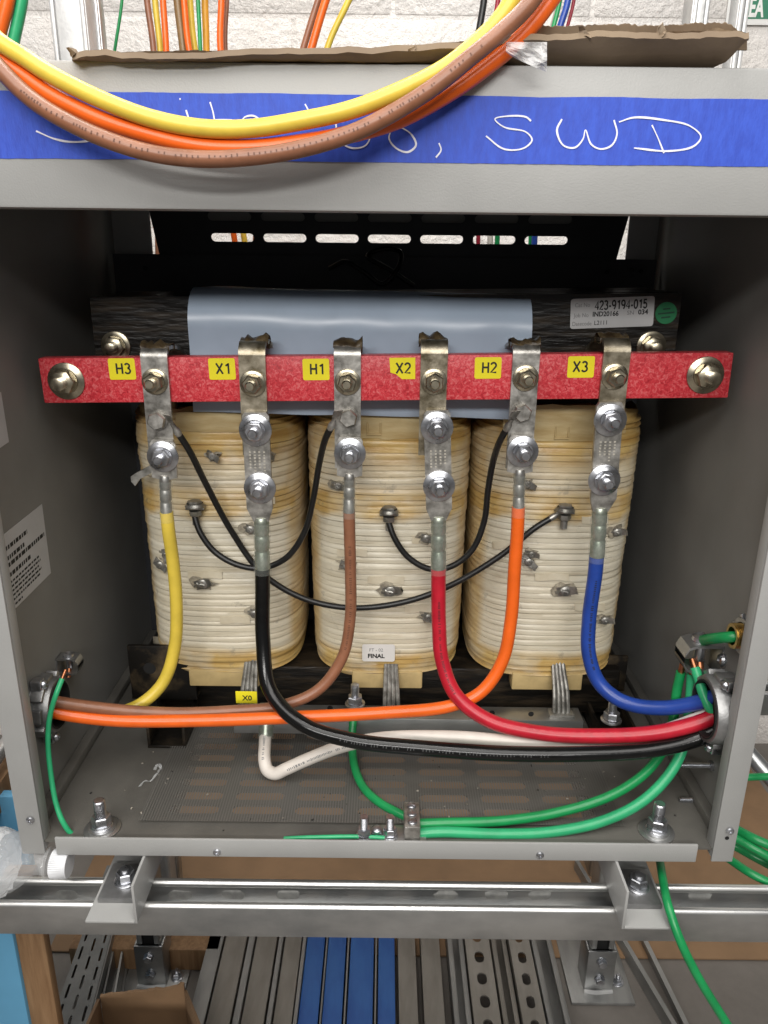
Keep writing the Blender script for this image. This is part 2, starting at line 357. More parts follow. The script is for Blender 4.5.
def spline(pts, per=9):
    pts = [V(p) for p in pts]; Q = [pts[0] * 2 - pts[1]] + pts + [pts[-1] * 2 - pts[-2]]; out = []
    for i in range(1, len(Q) - 2):
        a, b, c, d = Q[i - 1:i + 3]
        t0 = 0; t1 = t0 + max((b - a).length, 1e-5) ** .5; t2 = t1 + max((c - b).length, 1e-5) ** .5; t3 = t2 + max((d - c).length, 1e-5) ** .5
        for k in range(per):
            t = t1 + (t2 - t1) * k / per
            A1 = a * ((t1 - t) / (t1 - t0)) + b * ((t - t0) / (t1 - t0)); A2 = b * ((t2 - t) / (t2 - t1)) + c * ((t - t1) / (t2 - t1)); A3 = c * ((t3 - t) / (t3 - t2)) + d * ((t - t2) / (t3 - t2))
            B1 = A1 * ((t2 - t) / (t2 - t0)) + A2 * ((t - t0) / (t2 - t0)); B2 = A2 * ((t3 - t) / (t3 - t1)) + A3 * ((t - t1) / (t3 - t1))
            out.append(B1 * ((t2 - t) / (t2 - t1)) + B2 * ((t - t1) / (t2 - t1)))
    out.append(pts[-1]); return out
def route(pp): return spline([P(*q) for q in pp])
FONT = None
def text(body, size, c, ex, ey, m, name, parent, bold=0., width=None, align='CENTER'):
    """flat raised lettering: centre c, reading along ex, up along ey"""
    cu = bpy.data.curves.new('t', 'FONT'); cu.body = body; cu.size = size; cu.align_x = align; cu.align_y = 'CENTER'; cu.extrude = .00012; cu.offset = bold; cu.resolution_u = 3
    o = bpy.data.objects.new('t', cu); COL.objects.link(o); bpy.context.view_layer.update()
    me = bpy.data.meshes.new_from_object(o.evaluated_get(bpy.context.evaluated_depsgraph_get()))
    bpy.data.objects.remove(o); bpy.data.curves.remove(cu)
    ex = V(ex).normalized(); ez = ex.cross(V(ey)).normalized(); ey = ez.cross(ex)
    k = 1.
    if width:
        xs = [v.co.x for v in me.vertices]; k = width / max(1e-6, max(xs) - min(xs))
    mb = MB(); mb.bm.from_mesh(me); bpy.data.meshes.remove(me)
    for v in mb.bm.verts: v.co = V(c) + ex * (v.co.x * k) + ey * v.co.y + ez * v.co.z
    return mb.build(name, m, parent, smooth=0)
def _arc(cx, cy, rx, ry, a0, a1, n=10): return [(cx + rx * math.cos(R(a0 + (a1 - a0) * k / n)), cy + ry * math.sin(R(a0 + (a1 - a0) * k / n))) for k in range(n + 1)]
GLYPH = {'H': [[(.06, 0), (.06, 1)], [(.58, 0), (.58, 1)], [(.06, .52), (.58, .52)]], 'X': [[(.02, 0), (.62, 1)], [(.02, 1), (.62, 0)]],
 '1': [[(.14, .76), (.30, .86), (.40, 1), (.40, 0)]], '2': [_arc(.30, .70, .24, .26, 165, -25) + [(.06, .04), (.58, .04)]],
 '3': [_arc(.29, .74, .22, .22, 155, -80) + _arc(.29, .28, .26, .25, 80, -155)], '0': [_arc(.31, .5, .25, .47, 90, 450, 20)],
 '4': [[(.46, 0), (.46, .97), (.06, .28), (.62, .28)]], '5': [[(.54, .96), (.16, .96), (.10, .52)] + _arc(.30, .32, .25, .29, 130, -155)],
 '9': [_arc(.30, .68, .24, .28, 0, 360, 16), _arc(.24, .62, .32, .62, 10, -75, 6)], '-': [[(.06, .36), (.36, .36)]]}
def strokes(body, h, c, ex, ey, m, name, parent, wd=.15, adv=.74, xs=1.):
    # plain sans lettering drawn as ribbons, centred on c
    ex, ey = V(ex).normalized(), V(ey).normalized(); nz = ex.cross(ey); b = MB()
    ex0 = ex; ex = ex * xs
    tot = sum(.48 if ch == '-' else adv for ch in body) - .08; x = -tot / 2
    for ch in body:
        for gi, st in enumerate(GLYPH[ch]):
            n = len(st); top, bot = [], []
            for i, (px, py) in enumerate(st):
                t = V((st[min(i + 1, n - 1)][0] - st[max(i - 1, 0)][0], st[min(i + 1, n - 1)][1] - st[max(i - 1, 0)][1])).normalized(); q = V((-t.y, t.x)) * (wd / 2)
                for L_, sg in ((top, 1), (bot, -1)): L_.append(V(c) + ex * ((x + px + sg * q.x) * h) + ey * ((py - .5 + sg * q.y) * h) + nz * (.00008 * gi))
            b.grid([top, bot])
        x += .48 if ch == '-' else adv
    return b.build(name, m, parent, smooth=0)
def bolt(mb, c, ax, wr, af, sr, sl, wt=.002, nt=.007, lockw=True):
    """washer, lock washer, nut and threaded stud standing off c along ax"""
    c = V(c); ax = V(ax).normalized(); d = 0
    mb.lathe(c, ax, [(0, 0), (0, wr), (wt * .7, wr), (wt, wr - wt * .4), (wt, 0)], 28); d = wt
    if lockw: mb.cyl(c + ax * d, c + ax * (d + .002), af * .60, n=20); d += .002
    mb.hexa(c + ax * d, c + ax * (d + nt), af); d += nt
    prof = [(d - .001, 0), (d - .001, sr)]; k = d
    while k < d + sl - .001:
        prof += [(k, sr), (k + .0005, sr * .84), (k + .001, sr)]; k += .0013
    prof += [(d + sl, sr * .8), (d + sl, 0)]
    mb.lathe(c, ax, prof, 16)
def ngon(c, ex, ey, pts): return [c + ex * x + ey * y for x, y in pts]
def rrect(w, h, r, n=4):
    out = []
    for qx, qy, a0 in ((1, 1, 0), (-1, 1, 90), (-1, -1, 180), (1, -1, 270)):
        for k in range(n + 1):
            a = R(a0 + 90 * k / n); out.append((qx * (w / 2 - r) + r * math.cos(a), qy * (h / 2 - r) + r * math.sin(a)))
    return out
NY = V((0, -1, 0)); X1 = V((1, 0, 0)); Z1 = V((0, 0, 1)); Y1 = V((0, 1, 0))

# ============================================================ SETTING
FLZ = 0.0
floor = MB(); floor.poly([(-6, -4, 0), (6, -4, 0), (6, 6, 0), (-6, 6, 0)]); tag(floor.build('floor', 'concrete', origin=(0, 0, 0), smooth=0), None, None, kind='structure')
# painted block wall, real joints: each course a row of slightly pillowed blocks over a mortar bed
WY = 1.78
wl = thing('block_wall', 'white painted concrete block wall behind the grey cabinet', 'wall', (0, WY, 0))
mb = MB()
z0 = P(300, 16, WY).z - 8 * .2
for r_ in range(0, 13):
    z = z0 - .2 + r_ * .2
    for c_ in range(-6, 6):
        x = P(293, 10, WY).x + c_ * .4 + (.2 if r_ % 2 else 0)
        mb.box((x + .004, WY, z + .004), (x + .396, WY + .05, z + .196), .004)
mb.build('block_course', 'wall', wl)
MB().box((-2.6, WY + .0025, -.0), (2.6, WY + .06, 2.75)).build('mortar_bed', 'wall', wl)
exec_parts = []

# ============================================================ ENCLOSURE
YF = .652
XL, XR = -.378, .372
XLi, XRi = -.3535, .3495
ZT, ZH, ZSB, ZST, ZFL = .135, .031, -.605, -.583, -.590
YB = 1.12
enc = thing('transformer_cabinet', 'grey painted steel cabinet with its front cover off and blue tape on the header', 'cabinet', W(0, .88, -.605))
MB().box(W(XL, YF, ZH), W(XR, YF + .022, ZT), .0025).build('header_panel', 'paint', enc)
for x0, x1 in ((XL, XLi), (XRi, XR)):
    b = MB(); b.box(W(x0, YF, ZSB), W(x1, YF + .003, ZH - .0005), .001)
    xi = x1 - .003 if x0 < 0 else x0
    b.box(W(xi, YF + .0032, ZSB + .004), W(xi + .003, YF + .018, ZH - .004), .0008)
    b.build('front_flange', 'paint', enc)
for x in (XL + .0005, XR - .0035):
    MB().box(W(x, YF + .0035, ZSB + .004), W(x + .003, YB, ZT - .003)).build('side_panel', 'paint_shaded', enc)
MB().box(W(-.341, YF - .001, ZSB), W(.333, YF + .0022, ZST), .001).build('sill', 'paint', enc)
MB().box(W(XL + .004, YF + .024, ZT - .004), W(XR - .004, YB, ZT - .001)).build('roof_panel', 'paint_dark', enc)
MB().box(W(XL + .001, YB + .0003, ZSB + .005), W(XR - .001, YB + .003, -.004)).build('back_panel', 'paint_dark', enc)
# floor pan with ventilation slots, four plain margins around the slotted field
pz = ZFL + CZ
SX0, SX1, SY0, SY1 = -.243, .247, .6945, .9035
NXs, NYs = 7, 9
fn = lambda u, v, w: V((SX0 + (SX1 - SX0) * u / NXs, SY0 + (SY1 - SY0) * v / NYs, pz - w))
b = MB(); b.slots(fn, NXs, NYs, .002, .80, .60)
for lo, hi in (((XL + .004, YF + .003), (SX0, YB)), ((SX1, YF + .003), (XR - .004, YB)), ((SX0, YF + .003), (SX1, SY0)), ((SX0, SY1), (SX1, YB))):
    b.box((lo[0], lo[1], pz - .002), (hi[0], hi[1], pz))
b.build('floor_pan', 'floor_pan', enc, smooth=0)
b = MB(); b.poly([(SX0 - .02, SY0 - .012, pz + .004), (SX1 + .02, SY0 - .012, pz + .004), (SX1 + .02, SY1 + .02, pz + .004), (SX0 - .02, SY1 + .02, pz + .004)])
b.build('wire_screen', 'mesh', enc, smooth=0)
for s_ in (-1, 1):                       # turned-up side lips of the pan
    x = XL + .004 if s_ < 0 else XR - .004
    b = MB(); b.box((min(x, x - s_ * .012), YF + .02, pz + .0003), (max(x, x - s_ * .012), YB - .01, pz + .012), .001); b.build('pan_lip', 'floor_pan', enc)
# slotted vent baffle across the top of the back, trapezoid
VY = 1.100
def vfn(u, v, w):
    t = v / 3.0
    L0, R0 = P(160, 257, VY), P(616, 261, VY); L1, R1 = P(147, 207, VY), P(631, 212, VY)
    L = L0 + (L1 - L0) * (t * 1.32); Rr = R0 + (R1 - R0) * (t * 1.32)
    # slot field inset
    return L + (Rr - L) * u + V((0, w, 0))
b = MB()
L0, R0, L1, R1 = P(160, 257, VY), P(616, 261, VY), P(148, 207, VY), P(630, 212, VY)
ext = 2.9
L1e, R1e = L0 + (L1 - L0) * ext, R0 + (R1 - R0) * ext
def lerp2(u, t): return (L0 + (L1e - L0) * t) * (1 - u) + (R0 + (R1e - R0) * t) * u
def row_px(y): return (257 - y) / (50 * ext)
def vent_rows():
    t0, t1, t2 = row_px(247), row_px(226), row_px(205)
    u0, u1 = (208 - 157) / (620 - 157), (571 - 157) / (620 - 157)
    for ta, tb in ((t0, t1), (t1, t2)):
        b.slots(lambda u, v, w, ta=ta, tb=tb: lerp2(u0 + (u1 - u0) * u / 7, ta + (tb - ta) * v) + V((0, w, 0)), 7, 1, .0015, .82, .40)
    for ua, ub, ta, tb in ((0, u0, 0, 1), (u1, 1, 0, 1), (u0, u1, 0, t0), (u0, u1, t2, 1)):
        q = [lerp2(ua, ta), lerp2(ub, ta), lerp2(ub, tb), lerp2(ua, tb)]
        b.prism(q, (0, .0015, 0))
vent_rows()
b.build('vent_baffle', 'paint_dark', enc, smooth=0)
b = MB(); q0, q1 = P(175, 224, VY + .014), P(600, 205, VY + .014); b.box((q0.x, VY + .012, q0.z), (q1.x, VY + .014, q1.z + .01)); b.build('louvre_backing', 'paint_shaded', enc, smooth=0)
for xa, xb in ((XL + .0012, P(152, 240, YB - .004).x), (P(627, 240, YB - .004).x, XR - .0012)):
    MB().box((xa, YB - .006, CZ - .030), (xb, YB - .003, CZ + ZT - .005), .0008).build('back_return', 'paint', enc)
b = MB(); a_ = P(135, 284, 1.09); b.box((XL + .01, 1.085, CZ - .055), (XR - .01, 1.088, CZ - .004)); b.build('back_rail', 'paint_dark', enc)
b = MB()
for px, py in ((632, 270), (641, 271), (145, 268), (607, 272)): b.cyl(P(px, py, 1.084), P(px, py, 1.078), .003, n=12)
b.build('back_rivet', 'dark', enc)
# screws on sill and flanges
def screw(px, py, r=.0042):
    c = P(px, py, YF - .0012); b = MB(); b.lathe(c, NY, [(0, 0), (0, r), (.0012, r * .95), (.0022, r * .6), (.0022, r * .35), (.0012, r * .3), (.0012, 0)], 16)
    b.build('cover_screw', 'zinc', enc)
for q in ((217, 852), (540, 855), (30, 820), (730, 831)): screw(*q)
b = MB(); c = P(727, 838, YF - .0003); b.lathe(c, NY, [(0, 0), (0, .0022), (.0004, .0022), (.0004, 0)], 10); b.build('screw_hole', 'dark', enc)
# blue tape with handwriting
ta, tb = P(384, 95, YF), P(384, 162.5, YF)
ty = YF - .0004
dz = .0035
tape = MB(); n = 120; rows = []
for v in (0, 1):
    rows.append([V((XL + .003 + (XR - XL - .006) * i / n, ty - .0002 * (i % 2), (ta.z if v else tb.z) + .0006 * noise.noise(V((i * .12, v * 9, 0))) + .0003 * noise.noise(V((i * .6, v * 9, 2))))) for i in range(n + 1)])
tape.grid(rows, .0003, (0, 1, 0))
tp = tape.build('masking_tape', 'tape', enc)
STK = [
 [(64, 101), (56, 104), (62, 113), (82, 117), (100, 121), (109, 128), (98, 138), (75, 142), (55, 139), (36, 131)],
 [(126, 128), (128, 137), (137, 140), (145, 137), (148, 128), (149, 139)],
 [(186, 110), (189, 120), (191, 130)], [(179.5, 98.5), (180.5, 99.5)],
 [(210, 102), (213, 112), (215, 124)], [(201, 121), (216, 120), (232, 120)],
 [(240, 123), (245, 117), (254, 116), (260, 121), (252, 130), (243, 134)],
 [(305, 104), (309, 112), (311, 126)],
 [(338, 107), (336, 122), (339, 140), (352, 148), (366, 145), (370, 135), (362, 130)],
 [(394, 125), (389, 138), (396, 148), (408, 152), (416, 145), (411, 134), (400, 127), (394, 125)],
 [(439, 143), (441, 150), (436, 157.5)],
 [(531, 121), (526, 117), (509, 116), (495, 119), (504, 127), (526, 132), (532, 140), (524, 148), (504, 149), (486, 136)],
 [(562, 119), (557, 130), (563, 145), (575, 147.5), (583, 139), (585.5, 130), (591, 144), (601, 149), (612, 145), (617, 134), (614, 120)],
 [(619, 122), (634, 117.5), (664, 120), (690, 126), (701, 137), (694, 146), (669, 151), (634, 148)],
 [(652, 125), (658, 138), (664, 153)]]
for st in STK:
    b = MB(); pts = spline([P(x, y, ty - .0006) for x, y in st], 8)
    n_ = len(pts); top = []; bot = []
    for i, p in enumerate(pts):
        t = (pts[min(i + 1, n_ - 1)] - pts[max(i - 1, 0)]).normalized(); s_ = NY.cross(t).normalized() * (.00058 + .00034 * noise.noise(p * 75)); top.append(p + s_); bot.append(p - s_)
    b.grid([top, bot], .0002, (0, 1, 0)); b.build('handwriting', 'chalk', tp, smooth=0)
# warning sticker and second sticker on left wall
def wall_sticker(corners, nrows):
    X = XL + .0040
    q = [PX(x, y, X) for x, y in corners]     # tl, tr, br, bl
    st = MB().prism(q, (-.0003, 0, 0)).build('warning_sticker', 'silverlabel', enc, smooth=0)
    b = MB(); ex = (q[1] - q[0]); ey = (q[3] - q[0])
    def ln(u0, u1, v, h):
        u = u0
        while u < u1:
            w = random.uniform(.025, .09)
            a = q[0] + ex * u + ey * v + V((.0002, 0, 0)); e1 = ex * min(w, u1 - u); e2 = ey * h
            b.poly([a, a + e1, a + e1 + e2, a + e2]); u += w + .018
    if nrows:
        for v, u1, h in ((.16, .55, .055), (.29, .45, .055), (.38, .95, .055), (.51, .55, .055), (.62, .75, .028), (.68, .78, .028), (.74, .72, .028), (.80, .78, .028), (.86, .72, .028), (.93, .25, .028)):
            ln(.02, u1, v, h)
        b.build('fine_print', 'ink', st, smooth=0)
    else: b.bm.free()
wall_sticker([(2, 536), (42, 504), (51, 573), (13, 611)], 1)
wall_sticker([(-12, 398), (1, 392), (9, 442), (-6, 452)], 0)
# feet: bent plate brackets on the strut rail, square washer and bolt
RZ = -.655
def bracket(xw, sgn):
    b = MB(); t = .003
    b.box(W(min(xw, xw - sgn * t), .611, RZ + .0005), W(max(xw, xw - sgn * t), 1.11, ZSB - .0005), .0008)
    b.box(W(min(xw - sgn * t, xw - sgn * .054), .611, RZ + .0005), W(max(xw - sgn * t, xw - sgn * .054), 1.11, RZ + .0035), .0008)
    f = b.build('mounting_foot', 'paint', enc)
    b = MB(); cx = xw - sgn * .0285
    b.box(W(cx - .0205, .634, RZ + .0036), W(cx + .0205, .684, RZ + .0095), .0008); b.build('square_washer', 'plate', f)
    b = MB(); bolt(b, W(cx + .002, .659, RZ + .0096), Z1, .0125, .017, .005, .004, nt=.009); b.build('foot_bolt', 'zinc', f)
bracket(P(138, 926, .611).x, 1); bracket(P(621, 932, .611).x, -1)

# ============================================================ TRANSFORMER
tr = thing('transformer', 'dry type transformer with three cream wound coils on a black core', 'transformer', W(.005, .965, ZFL))
# core: top yoke, legs, lower yoke, base channels
lt, rt_ = P(90, 297, .875), P(683, 293, .875)
b = MB()
for k in range(9):                       # stacked lamination packs, each stepped a hair
    y0 = .875 + k * .0145; dx = .0015 * random.uniform(-1, 1)
    pts = [V((lt.x + dx, y0, lt.z - .112)), V((rt_.x + dx, y0, rt_.z - .112)), V((rt_.x + dx, y0, rt_.z + .001 * random.uniform(-1, 1))), V((lt.x + dx, y0, lt.z))]
    b.prism(pts, (0, .0142, 0))
b.build('core_yoke', 'core', tr, smooth=30)
CX0, CS = .0055, .2045
CYC, CHD, CHW = .965, .106, .1005
CBZ, = (-.507,)
for k in (-1, 0, 1):
    MB().box(W(CX0 + k * CS - .04, .895, -.58), W(CX0 + k * CS + .04, 1.01, -.155), .003).build('core_leg', 'core', tr)
MB().box(W(-.300, .885, -.577), W(.312, 1.02, -.512), .003).build('lower_yoke', 'core', tr)
for x in (-.292, .272):                  # black base channels running to the back
    b = MB(); b.box(W(x, .815, ZFL + .0005), W(x + .048, 1.09, ZFL + .0045), .001); b.box(W(x, .815, ZFL + .005), W(x + .004, 1.09, ZFL + .030), .001); b.box(W(x + .044, .815, ZFL + .005), W(x + .048, 1.09, ZFL + .030), .001)
    b.build('base_channel', 'core', tr)
for x0 in (-.325, .240):                 # core clamp angle at the ends
    yc_ = .868 if x0 < 0 else .90
    b = MB(); b.box(W(x0, yc_, ZFL + .037), W(x0 + .085, yc_ + .006, -.475 if x0 < 0 else -.50), .002); b.box(W(x0, yc_, ZFL + .037), W(x0 + .085, yc_ + .06, ZFL + .041), .001)
    b.build('core_clamp', 'stained', tr)
    b = MB(); b.lathe(W(x0 + .027, yc_ - .0001, -.507 if x0 < 0 else -.522), NY, [(0, 0), (0, .008), (.0003, .008), (.0003, 0)], 18); b.build('clamp_hole', 'dark', tr, smooth=0)
def super_r(a, hw, hd, ex=3.1):
    c, s_ = math.cos(a), math.sin(a)
    d = (abs(c) ** ex + abs(s_) ** ex) ** (-1 / ex); return hw * c * d, hd * s_ * d
def make_coil(cx, seed):
    rnd = random.Random(seed); n = 110
    root = None
    b = MB(); loops = []
    turns = 46; pitch = COIL_H / turns
    def loop(z, off, wob, extra=None):
        L = []
        for i in range(n):
            a = 2 * math.pi * i / n; x, y = super_r(a, CHW + off, CHD + off); x *= .968 + .047 * max(0, min(1, z / COIL_H))
            zz = z + wob(a)
            r_n = 1 + .004 * noise.noise(V((math.cos(a) * 2 + seed, math.sin(a) * 2, z * 9)))
            L.append(b.bm.verts.new(V((cx + x * r_n, CYC + y * r_n, CZ + CBZ + zz))))
        return L
    loops.append(loop(.000, -.020, lambda a: .003 * math.sin(2 * a + seed)))
    loops.append(loop(-.001, -.004, lambda a: .003 * math.sin(2 * a + seed) + .0015 * math.sin(7 * a)))
    for t in range(turns):
        z = t * pitch; amp = rnd.uniform(.0003, .0014); ph = rnd.uniform(0, 6.28); amp2 = rnd.uniform(0, .0006); ph2 = rnd.uniform(0, 6.28)
        endt = min(t, turns - 1 - t)
        o = rnd.uniform(-.0006, .0007) - (.0022 if endt == 0 else .001 if endt == 1 else 0) - .003 * max(0, (3 - t) / 3) ** 2
        if t >= turns - 3: o -= .0035
        gap = rnd.choice((.11, .13, .16, .20)); dep = rnd.choice((.0013, .0017, .0020, .0024)) if t < turns - 7 else rnd.choice((.0001, .0004, .0014))
        wob = lambda a, A=amp, p=ph, A2=amp2, p2=ph2: A * math.sin(a + p) + A2 * math.sin(3 * a + p2)
        for f_, of in ((.02, -dep), (gap, o + .0004), (.5, o + .0002), (1 - gap * .8, o - .0003)):
            loops.append(loop(z + pitch * f_, of, wob))
    # wavy paper collar on top
    cw = lambda a: .004 * math.sin(3 * a + seed) + .003 * math.sin(8 * a + seed * 2) + .005 * noise.noise(V((math.cos(a) * 6, math.sin(a) * 6, seed)))
    loops.append(loop(COIL_H, -.004, lambda a: cw(a) * .5)); loops.append(loop(COIL_H + .003, -.006, cw)); loops.append(loop(COIL_H - .004, -.012, cw))
    for A, B in zip(loops, loops[1:]): b.bridge(A, B)
    b.face(loops[0][::-1])
    c = b.build('coil', 'coil', tr, smooth=60)
    # give the winding material its own height frame
    off = V((cx, CYC, CZ + CBZ)) - ORG[tr.name]
    for v in c.data.vertices: v.co -= off
    c.location = off; ORG[c.name] = V((cx, CYC, CZ + CBZ))
    # inner paper layers, seen in the mouth of the coil
    b = MB()
    for q, (o1, dzz) in enumerate(((-.013, -.006), (-.021, .003), (-.029, -.006), (-.037, .002))):
        lo_, hi_ = [], []
        for i in range(72):
            a = 2 * math.pi * i / 72; x, y = super_r(a, CHW + o1, CHD + o1)
            top = CZ + CBZ + COIL_H + dzz + .0035 * noise.noise(V((x * 40 + seed * 3, y * 40, q)))
            lo_.append((x, y, top))
        rings = []
        for dr, z_ in ((.0, -.05), (.0, 0), (-.0045, 0), (-.0045, -.05)):
            rings.append([b.bm.verts.new(V((cx + x * (1 + dr / CHW), CYC + y * (1 + dr / CHD), t + z_))) for x, y, t in lo_])
        for A, B in zip(rings, rings[1:]): b.bridge(A, B)
    # filler floor inside
    b.build('end_paper', 'kraft', c, smooth=60)
    b = MB()                               # end pads (wedges) poking out under and over the turns
    b.box(W(cx - .044, .862, CBZ - .022), W(cx + .046, .90, CBZ + .002), .002); b.build('end_pad', 'tan', c)
    for dx, w_, h_ in ((-.052, .030, .012), (.010, .042, .014), (.058, .02, .01)):
        b = MB(); b.box(W(cx + dx - w_ / 2, .871, CBZ + COIL_H - .02), W(cx + dx + w_ / 2, .885 + rnd.uniform(0, .01), CBZ + COIL_H + h_ + rnd.uniform(-.004, .004)), .0015, Matrix.Rotation(rnd.uniform(-.05, .05), 3, 'Y')); b.build('wedge', 'tan', c)
    return c
coils = [make_coil(CX0 + (k - 1) * CS - (.004 if k == 0 else 0), k * 1.7 + 1) for k in range(3)]
def surf_y(k, X):                          # front surface of coil k at world X
    dx = min(.999, abs(X - (CX0 + (k - 1) * CS)) / CHW); return CYC - CHD * (1 - dx ** 3.1) ** (1 / 3.1)
for k, x0, x1, y0, y1, bx_, by_ in ((1, 352, 425, 410, 439, 374, 429), (2, 503, 603, 405, 441, 562, 433), (0, 176, 262, 412, 432, None, None)):
    rows = []
    for r_ in range(4):
        rows.append([])
        for q in range(15):
            px = x0 + (x1 - x0) * q / 14; py = y0 + (y1 - y0) * r_ / 3 + (1.6 * noise.noise(V((px * .05, r_ * 2., k))) + 1. * noise.noise(V((px * .25, r_, k)))); Y = .868
            for _ in range(3): Y = surf_y(k, P(px, py, Y).x)
            rows[-1].append(P(px, py, Y - .0012 - .0016 * (r_ < 3)))
    b = MB(); b.grid(rows, .0022, (0, 1, 0)); b.build('end_board', 'kraft_pale', coils[k], smooth=50)
    if bx_:
        c = P(bx_, by_, .8565); b = MB(); b.box(c + V((-.0085, -.001, -.0075)), c + V((.0085, .004, -.0052)), .0006); b.box(c + V((-.0085, -.001, -.005)), c + V((-.0062, .004, .0075)), .0006); b.box(c + V((.0062, -.001, -.005)), c + V((.0085, .004, .0075)), .0006); b.box(c + V((-.006, .0012, -.005)), c + V((.006, .004, .0075)), .0004)
        b.build('spacer_block', 'tan', coils[k])
# little paper tabs where a turn was spliced
for k, px, py, wpx in ((1, 352, 553, 30), (1, 386, 580, 36), (1, 420, 609, 30), (1, 425, 540, 26), (0, 205, 575, 34), (0, 262, 500, 26), (0, 168, 640, 30), (2, 552, 577, 34), (2, 590, 607, 30), (2, 506, 545, 28), (2, 595, 520, 26), (0, 235, 620, 30)):
    rows = [[], []]
    for q in range(9):
        for r_ in (0, 1):
            Y = .868
            for _ in range(3): Y = surf_y(k, P(px - wpx / 2 + wpx * q / 8, py, Y).x)
            rows[r_].append(P(px - wpx / 2 + wpx * q / 8, py + (3.4 if r_ else -3.4) + .6 * math.sin(q), Y - .0016))
    b = MB(); b.grid(rows, .0012, (0, 1, 0)); b.build('paper_tab', 'paper', coils[k], smooth=60)
# tap lugs (small crimped ears) on the turns
def tap_ear(k, px, py, rot=0, s=1.):
    Y = .868
    for _ in range(3): Y = surf_y(k, P(px, py, Y).x)
    c = P(px, py, Y - .001); b = MB(); rm = Matrix.Rotation(rot, 3, 'Y')
    ex, ey = rm @ X1, rm @ Z1
    rows = []
    for q in range(2):
        rows.append([])
        for a_ in range(15):
            aa = 2 * math.pi * a_ / 14; rr = (.3 + q * .7) * s * (.0085 + .007 * noise.noise(V((math.cos(aa) * 2.6, math.sin(aa) * 2.6, px))))
            x_, z_ = c.x + rr * 1.3 * math.cos(aa), c.z + rr * .8 * math.sin(aa); rows[-1].append(V((x_, surf_y(k, x_) - .0022, z_)))
    b2 = MB(); b2.grid(rows, .0012, (0, 1, 0)); b2.build('varnish_smudge', 'smudge', coils[k], smooth=60)
    o = ex * (.0085 * s); w_ = ey * (.0046 * s)
    prof = [(-.9, .000), (-.2, .004), (.5, .0055), (1.1, .0095), (1.35, .0125)]
    rows = [[c + o * u + NY * d_ + w_ * sg * (1 if u < 1 else .8) for u, d_ in prof] for sg in (-1, 1)]
    b.grid(rows, .0022, (0, 1, 0))
    b.lathe(c + NY * .0035 + o * .15, NY, [(0, .0052 * s), (.0028, .0050 * s), (.004, .0034 * s), (.004, .0018 * s), (.001, .0016 * s), (.001, 0)], 10)
    b.tube([c - o * .8 + NY * .0015, c - o * .3 + NY * .0055 + w_ * .5, c + o * .4 + NY * .006 - w_ * .3], .0016 * s, 7)
    b.build('tap_lug', 'steel_ear', coils[k])
M['steel_ear'] = mat('dulled_tap_metal', (.20, .195, .175), .42, metal=.75, scale=90, second=(.42, .41, .38), bump=.3, bscale=150)
for k, L in ((0, [(160, 563, .5, 1), (202, 583, -.4, 1.3), (250, 528, .2, 1), (212, 455, .4, .9), (254, 612, .2, 1), (166, 553, 1.2, .8), (268, 455, .2, .8)]),
             (1, [(346, 565, .3, 1), (389, 590, -.3, 1.3), (425, 537, .1, 1), (427, 616, .3, 1.1), (337, 485, .1, .9)]),
             (2, [(527, 560, .6, 1), (563, 590, -.3, 1.3), (615, 531, -.2, 1), (603, 619, -.2, 1), (526, 483, .3, .9), (530, 553, 0, .8)])):
    for q in L: tap_ear(k, *q)
def tap_bolt(k, px, py):
    Y = .866
    for _ in range(3): Y = surf_y(k, P(px, py, Y).x)
    c = P(px, py, Y - .010); b = MB()
    b.box(c + V((-.011, -.003, -.002)), c + V((.011, .012, .001)), .001)
    b.lathe(c + V((0, 0, .001)), Z1, [(0, 0), (0, .011), (.002, .0115), (.004, .010), (.005, .0095)], 22)
    b.hexa(c + V((0, 0, .005)), c + V((0, 0, .009)), .015)
    b.hexa(c + V((0, 0, -.003)), c + V((0, 0, -.009)), .013); b.cyl(c + V((0, 0, -.009)), c + V((0, 0, -.020)), .0042, n=12)
    b.build('tap_bolt', 'steel_ear', coils[k])
for q in ((0, 195, 508), (1, 389, 514), (2, 565, 512)): tap_bolt(*q)
b = MB(); a_, b_ = P(131, 480, .838), P(158, 466, .842)
b.prism([a_ + V((0, 0, -.002)), a_ + V((0, 0, .004)), a_ + V((.006, 0, .008)), b_ + V((0, 0, .005)), b_ + V((0, 0, -.004)), a_ + V((.010, 0, .001)), a_ + V((.004, 0, -.007))], (0, .005, 0)); b.build('bent_tab', 'steel_ear', coils[0])
# stickers on coil and core
c = P(378.5, 653, .8555); st = MB().prism(ngon(c, X1, Z1, rrect(.041, .024, .003)), (0, .0006, 0)).build('inspection_sticker', 'whitelabel', coils[1], smooth=0)
text('FT - 02', .0062, c + V((-.003, -.0001, .004)), X1, Z1, 'greyink', 'sticker_print', st, width=.017)
text('FINAL', .0078, c + V((-.003, -.0001, -.0045)), X1, Z1, 'ink', 'sticker_print', st, bold=.0003, width=.021)
a, d_ = P(571, 299, .8742), P(655, 296, .8742); e_ = P(570, 329, .8742)
ex = (d_ - a).normalized(); ey = (a - e_).normalized(); wl_, hl_ = (d_ - a).length, (a - e_).length; c = (d_ + e_) / 2
st = MB().prism(ngon(c, ex, ey, rrect(wl_, hl_, .003)), (0, .0005, 0)).build('rating_label', 'silverlabel', tr, smooth=0)
def lab(body, u, v, size, m, width, bold=0): text(body, size, a + ex * (u * wl_) - ey * (v * hl_) + V((0, -.0002, 0)), ex, ey, m, 'label_print', st, bold=bold, width=width)
